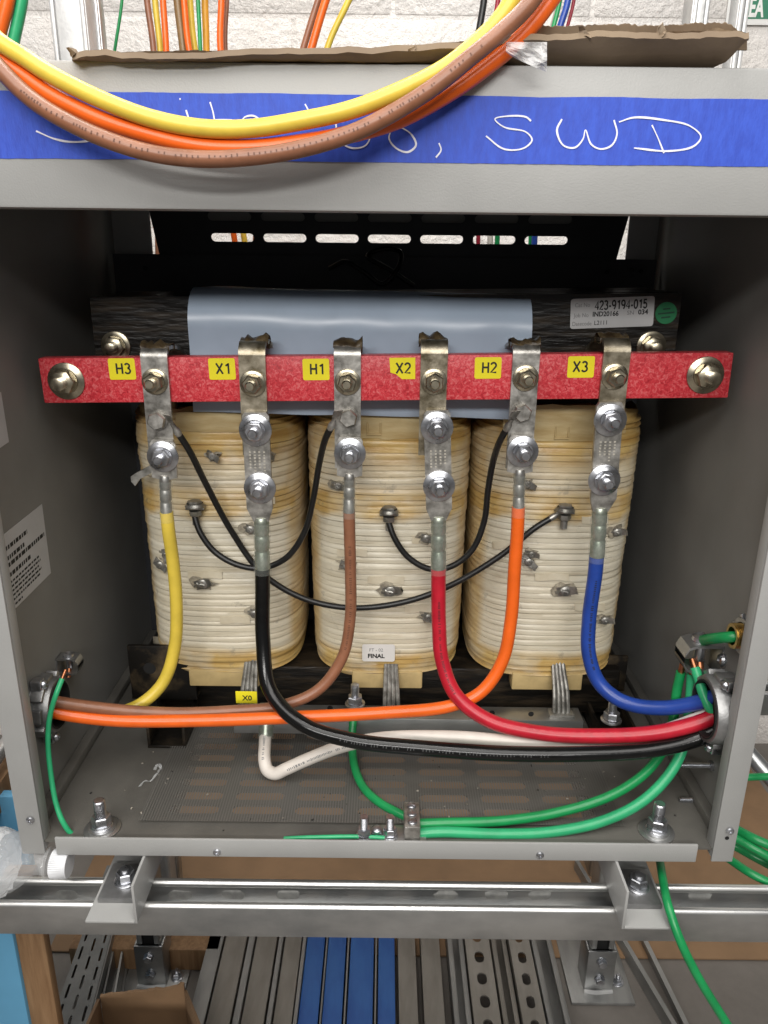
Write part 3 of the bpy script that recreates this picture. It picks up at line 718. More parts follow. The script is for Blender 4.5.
strokes('423-9194-015', .0096, a + ex * (.60 * wl_) - ey * (.24 * hl_) + V((0, -.0003, 0)), ex, ey, 'ink', 'label_print', st, wd=.2, adv=.70, xs=.76)
lab('Cat No', .14, .22, .0062, 'greyink', wl_ * .18)
lab('Job No', .13, .56, .0062, 'greyink', wl_ * .18)
lab('IND20166', .42, .54, .0072, 'ink', wl_ * .31, .0002)
lab('SN', .72, .53, .0062, 'greyink', wl_ * .08)
lab('034', .87, .52, .0074, 'ink', wl_ * .12, .0002)
lab('Datecode', .14, .84, .0062, 'greyink', wl_ * .23)
lab('L2111', .37, .83, .0066, 'ink', wl_ * .15)
c = P(666, 313, .8742); d0 = MB().lathe(c, NY, [(0, 0), (0, .0118), (.0005, .0118), (.0005, 0)], 32).build('inspection_dot', 'dot', tr, smooth=0)
b = MB()
for dz_, w_ in ((.0045, .008), (0, .018), (-.0045, .01)): b.box(c + V((-w_ / 2, -.0009, dz_ - .0008)), c + V((w_ / 2, -.0006, dz_ + .0008)), 0, Matrix.Rotation(-.12, 3, 'Y'))
b.build('dot_print', 'dotink', d0, smooth=0)
# blue-grey insulation sheet bent over the yoke
xl, xr = P(190, 330, .86).x, P(531, 330, .86).x
prof = []
zb = P(360, 413, .850).z; ztop = P(360, 289, .885).z
for t in range(6): prof.append((.848 + .001 * t, zb + (ztop - .050 - zb) * t / 6))
for t in range(0, 11):
    a_ = R(180 - 9 * t * 1.15); prof.append((.893 + .041 * math.cos(a_), ztop - .042 + .042 * math.sin(a_)))
prof += [(.94, ztop - .002), (.98, ztop - .004), (1.02, ztop - .010)]
rows = []
nI = 24
for yy, zz in prof:
    rows.append([V((xl + (xr - xl) * i / nI, yy + .0030 * noise.noise(V((i * .33, zz * 18, 2))), zz - .004 * i / nI + .0024 * noise.noise(V((i * .2, yy * 20, 5))))) for i in range(nI + 1)])
MB().grid(rows, .0009, (0, .7, -.7)).build('insulation_sheet', 'insul', tr, smooth=60)
# core clamp bolts partly hidden by the red bar
for px, py in ((116, 346), (651, 346)):
    b = MB(); bolt(b, P(px, py, .874), NY, .0165, .020, .006, .012); b.build('yoke_bolt', 'brass_zinc', tr)
# neutral bus with braided drops
bu = MB(); n0, n1 = P(236, 706, .835), P(580, 712, .835)
bu.box((n0.x, .818, n0.z - .008), (n1.x, .845, n0.z - .003), .001)
bu.box((n0.x, .815, n0.z - .026), (n1.x, .8185, n0.z - .003), .001)
nb = bu.build('neutral_bus', 'galv', tr)
b = MB()
for px, py in ((286, 712), (330, 708), (470, 712), (492, 713), (531, 714)): b.lathe(P(px, py, .8148), NY, [(0, 0), (0, .0035), (.0002, .0035), (.0002, 0)], 14)
b.build('bus_hole', 'dark', nb, smooth=0)
for px, x_ in ((251, 0), (391, 0), (558, 0)):
    b = MB(); tp_ = P(px, 664, .862); bt_ = V((tp_.x + .001, .828, n0.z - .004))
    for j in range(4):
        o = V(((j - 1.5) * .0052, random.uniform(-.002, .002), 0))
        b.tube(spline([tp_ + o * .7 + V((0, .01, .02)), tp_ + o * .8, (tp_ + bt_) / 2 + o + V((0, -.006, .002)), bt_ + o * 1.1], 6), .0027, 8)
    b.box(bt_ + V((-.016, -.008, -.001)), bt_ + V((.016, .010, .005)), .002)
    b.build('braided_lead', 'steel_ear', tr)
c = P(246.5, 697, .812); st = MB().box(c + V((-.013, -.001, -.0085)), c + V((.013, .0005, .008)), .0006).build('neutral_marker', 'ylabel', tr)
text('X0', .0095, c + V((.001, -.0012, -.001)), X1, Z1, 'ink', 'marker_print', st, bold=.0002)
for px, py, yy in ((355, 700, .828), (611, 716, .80)):
    b = MB(); base = P(px, py + 4, yy); bolt(b, base, Z1, .0125, .0165, .0052, .016, nt=.008); b.build('bus_stud', 'zinc', tr)

# ============================================================ TERMINAL BAR
BY = .800
ba = P(41, 381, BY); bb = P(731, 375.5, BY)
tbx = thing('terminal_bar', 'red fibreglass terminal bar bolted across the front of the coils', 'terminal bar', (ba + bb) / 2)
exb = (bb - ba).normalized(); ezb = V((-exb.z, 0, exb.x))
hb = (P(400, 357, BY) - P(400, 402, BY)).length / 2
b = MB(); L = (bb - ba).length; ang = math.atan2(exb.z, exb.x)
b.box((ba + bb) / 2 + V((-L / 2, 0, -hb)), (ba + bb) / 2 + V((L / 2, .019, hb)), .0012, Matrix.Rotation(-ang, 3, 'Y')); b.build('bar', 'bar', tbx)
b = MB()
for q in (ba + exb * .03, bb - exb * .03): b.cyl(q + V((0, .019, 0)), q + V((0, .085, 0)), .009, n=16)
b.build('standoff', 'core', tbx)
for px, py in ((66.5, 381), (705, 375)):
    b = MB(); bolt(b, P(px, py, BY - .0003), NY, .0192, .0215, .0068, .012, nt=.010); b.build('end_bolt', 'brass_zinc', tbx)
for t_, px, py in (('H3', 122, 369), ('X1', 222, 369), ('H1', 316, 369.5), ('X2', 402, 368.5), ('H2', 488, 368), ('X3', 581, 367)):
    c = P(px, py, BY - .0004)
    pts = rrect(.0275, .022, .002)
    if t_ == 'X2': pts = [(-.013, .011), (.0137, .011), (.0137, -.011), (.0, -.011), (-.006, -.006), (-.012, -.004)]
    st = MB().prism([c + exb * x + ezb * y for x, y in pts], (0, .0003, 0)).build('terminal_marker', 'ylabel', tbx, smooth=0)
    strokes(t_, .0108, c + exb * (.002 if t_ != 'X3' else 0) + ezb * .0005 + V((0, -.0003, 0)), exb, ezb, 'ink', 'marker_print', st, wd=.17, adv=.78)
zbt = lambda X: (ba + exb * ((X - ba.x) / exb.x)).z + hb
SY = .7975
WM = .0138
straps = {}
def strap(key, px, kind, ylug0):
    X = P(px, 380, SY).x; zt = zbt(X)
    zbot = P(px, 468 if kind == 'H' else 455, SY).z
    prof = [(SY, zbot), (SY, zt - .02), (SY, zt + (.000 if kind == 'H' else .002))]
    h = .008 if kind == 'H' else .012
    for a_ in range(0, 95, 15): prof.append((SY + .012 - .012 * math.cos(R(a_)), zt + .001 + h * math.sin(R(a_))))
    prof += [(SY + .03, zt + h), (SY + .05, zt + h - .004), (.872, zt - .006)]
    b = MB(); b.path_strip(prof, .0038, X - WM, X + WM)
    s_ = b.build('terminal_strap', 'tin_aged' if kind == 'X' else 'tin', tbx, smooth=35)
    # scorched wrap where the strap turns back
    b = MB(); rows = []
    for i in range(9):
        u = -1 + 2 * i / 8; x = X + u * (WM + .0012)
        rows.append([V((x, SY + (.016 if kind == 'H' else .024) + .012 * math.cos(a2) + .003 * noise.noise(V((u * 4 + px, a2, 0))), zt + h + .001 + (.005 + .0065 * noise.noise(V((u * 2.2, a2 * .7, px * .37)))) * math.sin(a2) + .003 * noise.noise(V((u * 2 + px, 3, 1))))) for a2 in [math.pi * 2 * j / 12 for j in range(13)]])
    b.grid(rows); b.build('scorched_wrap', 'char', s_, smooth=60)
    return s_, X
def put_bolt(s_, px, py, y, wr, af, m, sr=.005, sl=.010, nt=.008, head=False):
    b = MB(); c = P(px, py, y)
    if head:
        b.lathe(c, NY, [(0, 0), (0, .0105), (.0015, .0105), (.0015, 0)], 20)
        b.lathe(c + NY * .0016, NY, [(0, 0), (0, .0098), (.006, .0098), (.0075, .0086), (.0075, 0)], 6, .3)
    else: bolt(b, c, NY, wr, af, sr, sl, nt=nt)
    b.build('terminal_bolt', m, s_)
CABLES = thing
def lug_cable(name, label, cat, color, kind, lugpx, barrel, pts, r, group='power cables inside the cabinet'):
    """cable with crimp lug: lugpx = (x, ytop, ybot) of the flat tongue, barrel = (x0,y0,x1,y1)"""
    root = thing(name, label, cat, P(*pts[0]), group)
    if lugpx:
        (xt, yt, xb, yb), Yl = lugpx, SY - .0055
        hw = .0135 if kind == 'H' else .0140
        A, B = P(xt, yt, Yl), P(xb, yb, Yl)
        b = MB(); d = (A - B).normalized(); sx = V((d.z, 0, -d.x))
        bw = .0062 if kind == 'H' else .0082
        C = P(barrel[0], barrel[1], Yl)
        th = .0052 if kind == 'X' else .003
        B2 = B if kind == 'X' else C + (B - C) * .25
        pts2 = [A - sx * hw * .8, A - sx * hw + V((0, 0, -.004)), B2 - sx * hw, C - sx * bw, C + sx * bw, B2 + sx * hw, A + sx * hw + V((0, 0, -.004)), A + sx * hw * .8]
        b.prism([p + V((0, -th / 2, 0)) for p in pts2], (0, th, 0))
        if kind == 'X':
            pass
        lug = b.build('cable_lug', 'tin', root, smooth=35)
        if kind == 'X':                      # stamped characters on the two-hole tongue
            b = MB()
            for q in range(4):
                for k in range(random.randint(5, 7)):
                    cc = A + (B - A) * (.40 + .032 * k) + sx * (-.0075 + .005 * q) + V((0, -th / 2, 0)); b.box(cc + V((-.0010, -.0003, -.0010)), cc + V((.0010, .0002, random.uniform(.0002, .0009))))
            b.build('stamped_marks', 'stamp', lug, smooth=0)
        D0, D1 = C + V((0, .001, .004)), P(barrel[2], barrel[3], Yl + .002)
        ax = D1 - D0; Lb = ax.length
        b = MB(); b.lathe(D0, ax, [(0, 0), (.0, bw * .80), (.002, bw * .92), (.005, bw), (Lb * .30, bw), (Lb * .32, bw * .90), (Lb * .35, bw * .90), (Lb * .37, bw), (Lb * .60, bw), (Lb * .62, bw * .90), (Lb * .66, bw * .90), (Lb * .68, bw), (Lb, bw * 1.02), (Lb, 0)], 22)
        b.build('lug_barrel', 'barrel' if kind == 'H' else 'greentint', lug)
        b = MB(); rr = bw + .0014; bulge = [(.006, bw * .9), (.008, rr), (Lb * .3, rr + .0004), (Lb * .55, rr - .0003), (Lb * .8, rr + .0005), (Lb + .006, rr + .0002), (Lb + .006, rr - .0006)]
        b.lathe(D0, ax, bulge, 22); b.build('heat_shrink_sleeve', 'shrink', lug)
    pp = [P(*q) for q in pts]
    b = MB(); b.tube(spline(pp, 10), r, 18); b.build('cable_jacket', color, root, smooth=60)
    return root
LB = 'power cables inside the cabinet'
# H straps (short, small hex head carrying a jumper); X straps (long two-hole lugs)
for key, px, b1, b2, b3 in (('H3', 156, (155, 381.5), (158, 420), (163, 456.5)), ('H1', 347.5, (347.5, 382), (348.5, 417), (350, 453.5)), ('H2', 524.5, (525.5, 378), (521.5, 412), (522.5, 451.5))):
    s_, X = strap(key, px, 'H', 0)
    put_bolt(s_, *b1, SY - .0024, .0135, .0175, 'brass_zinc')
    put_bolt(s_, *b2, SY - .0024, 0, 0, 'tin', head=True)
    put_bolt(s_, *b3, SY - .0078, .0168, .0175, 'zinc')
for key, px, b1, b2, b3 in (('X1', 253, (253, 383.5), (255.5, 430), (260, 488)), ('X2', 433.5, (434, 381.5), (437, 427.5), (439, 486)), ('X3', 614, (614.5, 376.5), (610, 420), (604, 480))):
    s_, X = strap(key, px, 'X', 0)
    put_bolt(s_, *b1, SY - .0024, .0135, .0175, 'brass_zinc')
    put_bolt(s_, *b2, SY - .0088, .0172, .0180, 'zinc')
    put_bolt(s_, *b3, SY - .0088, .0172, .0180, 'zinc')
YC = SY - .003
lug_cable('power_cable', 'yellow cable hanging from the leftmost terminal strap and curving down to the left', 'cable', 'yellow', 'H', (162.5, 440, 164.5, 472), (165, 479, 166.5, 516),
          [(166.5, 512, YC), (168.5, 530, YC), (173, 562, .80), (176.5, 605, .80), (174.5, 648, .80), (162, 684, .79), (137, 706, .775), (100, 716, .755), (66, 714, .735), (38, 709, .72)], .0072)
lug_cable('power_cable', 'brown cable dropping from the third terminal strap and running left along the bottom', 'cable', 'brown', 'H', (350, 437, 350, 470), (349.5, 477, 349, 512),
          [(349, 508, YC), (349.5, 530, YC), (350.5, 570, YC), (350, 620, .795), (342, 658, .79), (318, 690, .78), (280, 706, .77), (230, 711, .76), (180, 713, .75), (130, 711, .74), (84, 706, .73), (50, 701, .722), (30, 699, .72)], .0065)
lug_cable('power_cable', 'orange cable dropping from the fifth terminal strap and crossing left under the coils', 'cable', 'orange', 'H', (522, 435, 520, 466), (519.5, 473, 518.5, 511),
          [(518.3, 507, YC), (517.5, 530, YC), (514.5, 570, .792), (511, 620, .788), (502, 662, .78), (481, 692, .772), (450, 706, .765), (380, 713, .757), (300, 717, .75), (200, 720.5, .742), (120, 720.5, .733), (76, 716, .727), (48, 711, .722), (28, 708, .72)], .0072)
lug_cable('power_cable', 'blue cable curving from the rightmost terminal strap to the right hand fitting', 'cable', 'blue', 'X', (610, 402, 603, 498), (600, 511, 597, 556),
          [(597, 552, YC), (595, 575, YC), (589, 620, .792), (589, 655, .785), (600, 684, .775), (624, 702, .76), (660, 708, .742), (696, 703, .727), (722, 694, .717), (745, 688, .712)], .0082)
lug_cable('power_cable', 'red cable dropping from the fourth terminal strap and sweeping right', 'cable', 'red', 'X', (437, 410, 439, 508), (438.5, 520, 438.5, 568),
          [(438.5, 563, YC), (438.5, 590, YC), (439, 625, .788), (442, 660, .78), (456, 695, .765), (488, 720, .75), (540, 733, .735), (600, 736, .725), (655, 733, .715), (695, 724, .712), (722, 714, .712), (745, 708, .712)], .0083)
lug_cable('power_cable', 'thick black cable dropping from the second terminal strap and sweeping right along the floor', 'cable', 'black', 'X', (255.5, 412, 260, 508), (261.5, 521, 262.5, 568),
          [(262.5, 563, YC), (262.5, 590, YC), (263, 640, .785), (270, 690, .760), (302, 724, .730), (350, 740, .719), (420, 748, .712), (500, 753.5, .705), (580, 754, .702), (650, 750, .703), (694, 740, .706), (722, 727, .709), (745, 718, .712)], .0084)
wr = lug_cable('neutral_cable', 'white cable bent sharply under the X0 marker and running right', 'cable', 'white', None, None, None,
          [(266, 722, .795), (265, 742, .78), (264.5, 760, .762), (267.5, 770, .754), (275, 773.5, .749), (286, 769, .748), (306, 760, .75), (340, 747, .752), (380, 738.5, .752), (450, 737, .75), (540, 743, .738), (620, 742, .727), (676, 727, .722), (706, 715, .722), (728, 705, .722), (745, 700, .722)], .0074, group=None)
b = MB(); b.cyl(P(267, 703, .805), P(265.8, 736, .786), .0086, n=20); b.build('cable_lug', 'greentint', wr)
b = MB(); b.cyl(P(267, 712, .801), P(265.8, 739, .784), .0096, n=20); b.build('heat_shrink_sleeve', 'shrink', wr)

def imprint(root, pts, r, f0, f1, m, towards=V((0, -1, .35))):
    # rows of tiny printed characters along a cable
    pp = spline([P(*q) for q in pts], 24); n = len(pp); b = MB(); i = int(f0 * n)
    while i < int(f1 * n) - 1:
        p = pp[i]; t = (pp[i + 1] - pp[i - 1]).normalized(); o = (towards - t * towards.dot(t)).normalized(); w = t.cross(o)
        hgt = random.uniform(.0008, .0016); q = p + o * (r + .00012)
        if random.random() > .2: b.poly([q - w * hgt - t * .0005, q + w * hgt - t * .0005, q + w * hgt + t * .0005, q - w * hgt + t * .0005])
        i += max(1, int(.0022 / max(1e-5, (pp[i + 1] - pp[i]).length)))
    b.build('cable_print', m, root, smooth=0)
WP = [(266, 722, .795), (265, 742, .78), (264.5, 760, .762), (267.5, 770, .754), (275, 773.5, .749), (286, 769, .748), (306, 760, .75), (340, 747, .752), (380, 738.5, .752)]
imprint(wr, WP, .0074, .62, .93, 'greyink'); imprint(wr, WP, .0074, .10, .27, 'greyink')
RP = [(438.5, 590, YC), (439, 625, .788), (442, 660, .78), (456, 695, .765), (488, 720, .75), (540, 733, .735), (600, 736, .725)]
imprint([o for o in bpy.data.objects if o.get('label', '').startswith('red cable')][0], RP, .0083, .05, .5, 'redprint')
def byl(t): return [o for o in bpy.data.objects if o.get('label', '').startswith(t)][0]
imprint(byl('blue cable'), [(595, 575, YC), (589, 620, .792), (589, 655, .785), (600, 684, .775), (624, 702, .76), (660, 708, .742)], .0082, .02, .5, 'ink')
imprint(byl('thick black'), [(262.5, 590, YC), (263, 640, .785), (270, 690, .760), (302, 724, .730), (350, 740, .719), (420, 748, .712), (500, 753.5, .705), (580, 754, .702)], .0084, .55, .95, 'dimprint')
imprint(byl('brown cable'), [(349.5, 530, YC), (350.5, 570, YC), (350, 620, .795), (342, 658, .79), (318, 690, .78)], .0065, .1, .7, 'brownprint')
# jumper wires
def wire(name, label, cat, color, pts, r, group=None, end=None):
    root = thing(name, label, cat, P(*pts[0]), group); pp = [P(*q) for q in pts]
    b = MB(); b.tube(spline(pp, 9), r, 12); b.build('wire_jacket', color, root, smooth=60)
    for i, j in (end or ()):
        p, q = pp[i], pp[j]; d = (p - q).normalized(); b = MB()
        b.lathe(p - d * .003, d, [(0, .0036), (.004, .0040), (.008, .0036), (.010, .0026), (.016, .0022), (.016, 0)], 12)
        a_, b_ = basis(d); b.prism([p + d * .014 + V((0, -.001, 0)) + v for v in (d * .0 - a_ * .004, d * .011 - a_ * .006, d * .011 + a_ * .006, a_ * .004)], (0, .002, 0))
        b.build('wire_terminal', 'tin', root)
    return root
g = 'black jumper wires between coil taps'
wire('jumper_wire', 'long black jumper wire looping from the leftmost strap to the bolt on the right coil', 'wire', 'black_wire', [(178, 433, .79), (189, 450, .80), (205, 482, .825), (232, 532, .845), (262, 573, .846), (300, 597, .846), (345, 607.5, .846), (395, 604, .846), (445, 588, .846), (500, 556, .846), (535, 528, .846), (552, 517.5, .848)], .0036, g, ((0, 1), (-1, -2)))
wire('jumper_wire', 'black jumper wire from the left coil bolt up to the third strap', 'wire', 'black_wire', [(194, 514, .848), (200, 532, .843), (215, 552, .84), (238, 565, .838), (262, 568, .838), (286, 558, .838), (304, 533, .836), (313, 500, .832), (319, 465, .82), (325, 440, .80), (331, 427, .79)], .0036, g, ((-1, -2),))
wire('jumper_wire', 'black jumper wire from the middle coil bolt up to the fifth strap', 'wire', 'black_wire', [(388, 520, .848), (394, 537, .843), (408, 557, .84), (430, 569, .838), (452, 566, .838), (472, 550, .838), (484, 522, .838), (488, 490, .834), (493, 462, .822), (500, 441, .80), (507, 428, .79)], .0036, g, ((-1, -2),))

# ============================================================ WALL FITTINGS
LXW, RXW = XL + .0037, XR - .0037          # inner faces of the side walls
def bushing(px, py, X, sgn, r, w, label):
    c = PX(px, py, X); ax = V((sgn, 0, 0)); t = thing('conduit_bushing', label, 'conduit fitting', c + V((0, 0, -r)))
    ri = r * .80
    b = MB(); b.lathe(c, ax, [(0, ri), (0, r * 1.08), (.004, r * 1.08), (.005, r), (w * .8, r), (w, r * .94), (w, ri), (0, ri)], 40)
    for k in range(9):
        a = R(40 * k + 12); d = V((0, math.cos(a), math.sin(a)))
        if (c + d * (r + .006)).y < .676: continue
        rm = Matrix.Rotation(a, 3, 'X'); b.box(c + ax * (w * .45) + d * (r + .001) - V((w * .32, .0035, .0075)), c + ax * (w * .45) + d * (r + .001) + V((w * .32, .0035, .0075)), .0012, rm)
    b.build('ring', 'cast', t)
    b = MB(); b.lathe(c, ax, [(w * .55, 0), (w * .55, ri - .0004), (w + .001, ri - .0004), (w + .0016, r * .82), (w + .0008, r * .85)], 36); b.build('insulating_throat', 'dark', t)
    for s_, a in ((1, 60), (-1, -78)):
        d = V((0, -math.cos(R(a)) * .8, math.sin(R(a)))).normalized(); q = c + d * (r + .007) + ax * (w * .4)
        b = MB(); b.box(q - V((w * .3, .006, .006)), q + V((w * .3, .006, .006)), .002)
        b.lathe(q + V((sgn * w * .3, 0, 0)), ax, [(0, .0052), (.002, .005), (.004, .003), (.004, .0012), (.002, .001), (.002, 0)], 14); b.build('clamp_screw', 'zinc', t)
    return t
bushing(41, 704, LXW, 1, .031, .020, 'grey die cast conduit bushing on the left wall round the brown and orange cables')
bushing(731, 709, RXW, -1, .0365, .028, 'large grey die cast conduit bushing on the right wall round the red and blue cables')
# small brass nipple with lock nut on the right wall
c = PX(744, 636, RXW); t = thing('conduit_nipple', 'small brass threaded nipple on the right wall with a green wire through it', 'conduit fitting', c + V((0, 0, -.017)))
b = MB(); prof = [(0, .0120)]
for k in range(6): prof += [(.002 + k * .0017, .0135), (.0028 + k * .0017, .0123)]
prof += [(.0125, .013), (.0125, .0095), (.002, .0095)]
b.lathe(c, V((-1, 0, 0)), prof, 28); b.build('threaded_sleeve', 'brass', t)
b = MB(); b.lathe(c, V((-1, 0, 0)), [(.0, .0145), (.0, .019), (.0035, .019), (.0035, .0145)], 28)
for k in range(6):
    a = R(60 * k + 10); d = V((0, math.cos(a), math.sin(a))); b.box(c + d * .020 - V((.0035, .003, .003)), c + d * .020 + V((-.0002, .003, .003)), .001, Matrix.Rotation(a, 3, 'X'))
b.build('lock_nut', 'zinc', t)
c = PX(723, 660, RXW); b = MB(); b.lathe(c, V((-1, 0, 0)), [(0, .009), (.001, .009), (.001, .0075), (.004, .006), (.005, .003), (.003, .0015), (.003, 0)], 18)
tag(b.build('wall_screw', 'zinc'), 'round headed screw in the right wall beside the bent lug bracket', 'screw')
for px, py, L_, lb in ((712, 765.5, .040, 'longer bare screw pointing inward from the right wall below the large bushing'), (703, 800, .028, 'shorter bare screw pointing inward low on the right wall')):
    c = PX(px, py, RXW); b = MB(); prof = [(0, 0), (0, .006), (.003, .006), (.0031, .0032)]; k = .003
    while k < L_: prof += [(k, .0032), (k + .0007, .0026)]; k += .0014
    prof += [(L_, 0)]; b.lathe(c, V((-1, 0, 0)), prof, 14); tag(b.build('wall_stud', 'zinc'), lb, 'screw')
# lay-in ground lugs: bent U strap with a clamp screw
def u_lug(c, sgn, s, label):
    t = thing('ground_lug', label, 'ground lug', c + V((0, 0, -.022 * s)))
    b = MB(); w = .010 * s; o = []
    pro = [(0, .019), (.020, .019), (.026, .017), (.029, .011), (.029, .004), (.026, -.001), (.020, -.003), (.006, -.003), (0, -.010)]
    for th in (0,):
        rows = [[c + V((-sgn * x * s, yy, z * s)) for x, z in pro] for yy in (-w, w)]
        b.grid(rows, .0022 * s, (0, 0, -1))
    b.box(c + V((-.0012 if sgn > 0 else -.0008, -w, -.018 * s)), c + V((.0008 if sgn > 0 else .0012, w, .019 * s)), .0003)
    b.build('bent_strap', 'galv', t)
    b = MB(); q = c + V((-sgn * .014 * s, 0, .0192 * s)); b.lathe(q, Z1, [(-.017 * s, 0), (-.017 * s, .0042 * s), (0, .0042 * s), (.0, .0075 * s), (.003 * s, .007 * s), (.0045 * s, .004 * s), (.003 * s, .0015 * s), (.003 * s, 0)], 18); b.build('clamp_screw', 'zinc', t)
    b = MB(); q = c + V((-sgn * .013 * s, 0, -.001)); b.tube([q + V((0, 0, .002)), q + V((0, -.003, -.003)), q + V((0, -.006, -.008))], .0030 * s, 10); b.build('bare_strands', 'copper', t)
    return t
u_lug(PX(716, 662, RXW), 1, 1.42, 'bent steel ground lug on the right wall clamping a green wire')
u_lug(PX(60, 668, LXW), -1, .85, 'bent steel ground lug on the left wall with a thin green wire')
# anchor bolts through the pan
g = 'anchor bolts through the cabinet floor'
for px, py, lb in ((102.5, 829, 'anchor bolt with washer at the left front corner of the cabinet floor'), (656, 832, 'anchor bolt with washer at the right front corner of the cabinet floor')):
    c = PZ(px, py, ZFL + .0003); t = thing('anchor_bolt', lb, 'bolt', c, g)
    b = MB(); b.lathe(c, Z1, [(0, 0), (0, .019), (.0018, .019), (.0022, .018), (.0022, 0)], 32); b.lathe(c + Z1 * .0023, Z1, [(0, 0), (0, .0145), (.002, .0145), (.002, 0)], 28); b.build('washer', 'galv', t)
    b = MB(); bolt(b, c + Z1 * .0044, Z1, .0115, .0175, .0062, .019, nt=.010); b.build('nut_and_stud', 'zinc', t)
# ground terminal on the front edge: two studs on a plate and a three-screw clamp block
pc = PZ(383, 836, ZFL + .0002)
t = thing('ground_terminal', 'ground terminal plate with two studs and a three screw clamp at the front edge', 'terminal', pc)
b = MB(); b.box(pc + V((-.024, -.010, 0)), pc + V((.046, .014, .003)), .0008); b.build('plate', 'galv', t)
for px in (364, 390):
    q = PZ(px, 836, ZFL + .0035); b = MB(); bolt(b, q, Z1, .0085, .0125, .0042, .014, nt=.007); b.build('stud', 'zinc', t)
b = MB(); q = PZ(377, 833, ZFL + .0035); b.lathe(q, Z1, [(0, 0), (0, .006), (.006, .006), (.008, .0035), (.008, 0)], 14); b.build('stud', 'zinc', t)
q = PZ(412, 839, ZFL + .0035)
b = MB(); b.box(q + V((-.0085, -.004, 0)), q + V((.0085, .036, .0185)), .0015); b.build('clamp_block', 'tin', t)
for k in range(3):
    cc = q + V((0, .004 + k * .0125, .0186)); b = MB(); b.lathe(cc, Z1, [(0, .0052), (.0014, .005), (.0022, .004), (.0022, 0)], 16); b.box(cc + V((-.0045, -.0006, .0023)), cc + V((.0045, .0006, .0026)), 0, Matrix.Rotation(.6 + k, 3, 'Z')); b.build('clamp_screw', 'zinc', t)

b = MB(); pts = spline([PZ(138, 787, ZFL + .002), PZ(143, 782, ZFL + .006), PZ(150, 781, ZFL + .003), PZ(155, 774, ZFL + .008), PZ(159, 768, ZFL + .004), PZ(156, 765, ZFL + .009), PZ(153, 770, ZFL + .006)], 6)
b.grid([[p + V((.0016 * noise.noise(p * 300), 0, 0)) for p in pts], [p + V((.003, .002, .0035 * noise.noise(p * 200))) for p in pts]], .0003, (0, 0, 1)); tag(b.build('plastic_shaving', 'plastic', smooth=0), 'curled clear plastic shaving lying on the left of the cabinet floor', 'shaving')
b = MB(); rr = random.Random(11)
for _ in range(110):
    x_, y_ = rr.uniform(-.34, .33), rr.uniform(.67, .88)
    p = W(x_, y_, ZFL + (.0045 if SX0 - .02 < x_ < SX1 + .02 and y_ > SY0 - .012 else .0004)); r_ = rr.choice((.0006, .0008, .0012)); a_ = rr.uniform(0, 3)
    b.box(p + V((-r_, -r_ * .6, 0)), p + V((r_, r_ * .6, r_)), 0, Matrix.Rotation(a_, 3, 'Z'))
tag(b.build('floor_debris', 'debris', smooth=0), 'scattered specks of dirt and filings on the cabinet floor', 'debris', kind='stuff')
# green ground wires inside
def gwire(label, pts, r, color='green', group='green ground wires inside the cabinet', name='ground_wire', stub=()):
    root = wire(name, label, 'wire', color, pts, r, group); pp = [P(*q) for q in pts]
    for k in stub:
        p, q = (pp[0], pp[1]) if k == 0 else (pp[-1], pp[-2]); d = (p - q).normalized()
        MB().tube([p - d * .002, p + d * .004, p + d * .010], r * .62, 10).build('bare_strands', 'copper', root)
    return root
gwire('thin green wire hanging from the left wall lug down to the front edge', [(62, 679, .715), (57, 692, .705), (50, 716, .70), (48, 742, .695), (51, 775, .685), (56, 803, .675), (63, 822, .668), (72, 834, .668), (84, 840, .672)], .0028, 'green_light', stub=(0,))
gwire('green wire dropping from the middle bus stud to the three screw clamp block', [(354, 706, .825), (353, 722, .812), (352, 745, .79), (355, 768, .765), (364, 788, .735), (380, 803, .712), (396, 812, .698), (408, 818, .690)], .0049, stub=(1,))
gwire('upper green wire sweeping from the clamp block round to the right wall lug', [(414, 824, .679), (440, 823, .679), (500, 821, .682), (555, 813, .69), (610, 796, .70), (645, 773, .717), (664, 748, .735), (673, 720, .748), (677, 690, .757), (681, 672, .758)], .0054, stub=(0, 1))
gwire('lower green wire sweeping from the clamp block up behind the red cable', [(414, 834, .669), (440, 832, .669), (500, 834, .670), (550, 832, .672), (600, 822, .678), (640, 803, .69), (668, 776, .705), (682, 750, .72), (688, 720, .733), (691, 692, .745), (692, 674, .75)], .0058, 'green_light', stub=(0, 1))
gwire('short green wire from the right wall lug down into the large bushing', [(695, 668, .742), (699, 680, .733), (704, 696, .722), (711, 710, .714), (722, 718, .711), (738, 718, .712)], .0054, 'green_light', stub=(0,))
gwire('short green wire passing through the brass nipple behind the right wall lug', [(690, 646, .785), (700, 641, .755), (714, 638.5, .724), (730, 637, .706), (745, 636.5, .7035)], .0058)
gwire('thin pale green wire lying along the top of the front edge', [(284, 838.5, .662), (305, 837.5, .661), (330, 836.8, .660), (355, 836.5, .660), (380, 837.5, .660), (392, 839.3, .660)], .0022, 'green_light')

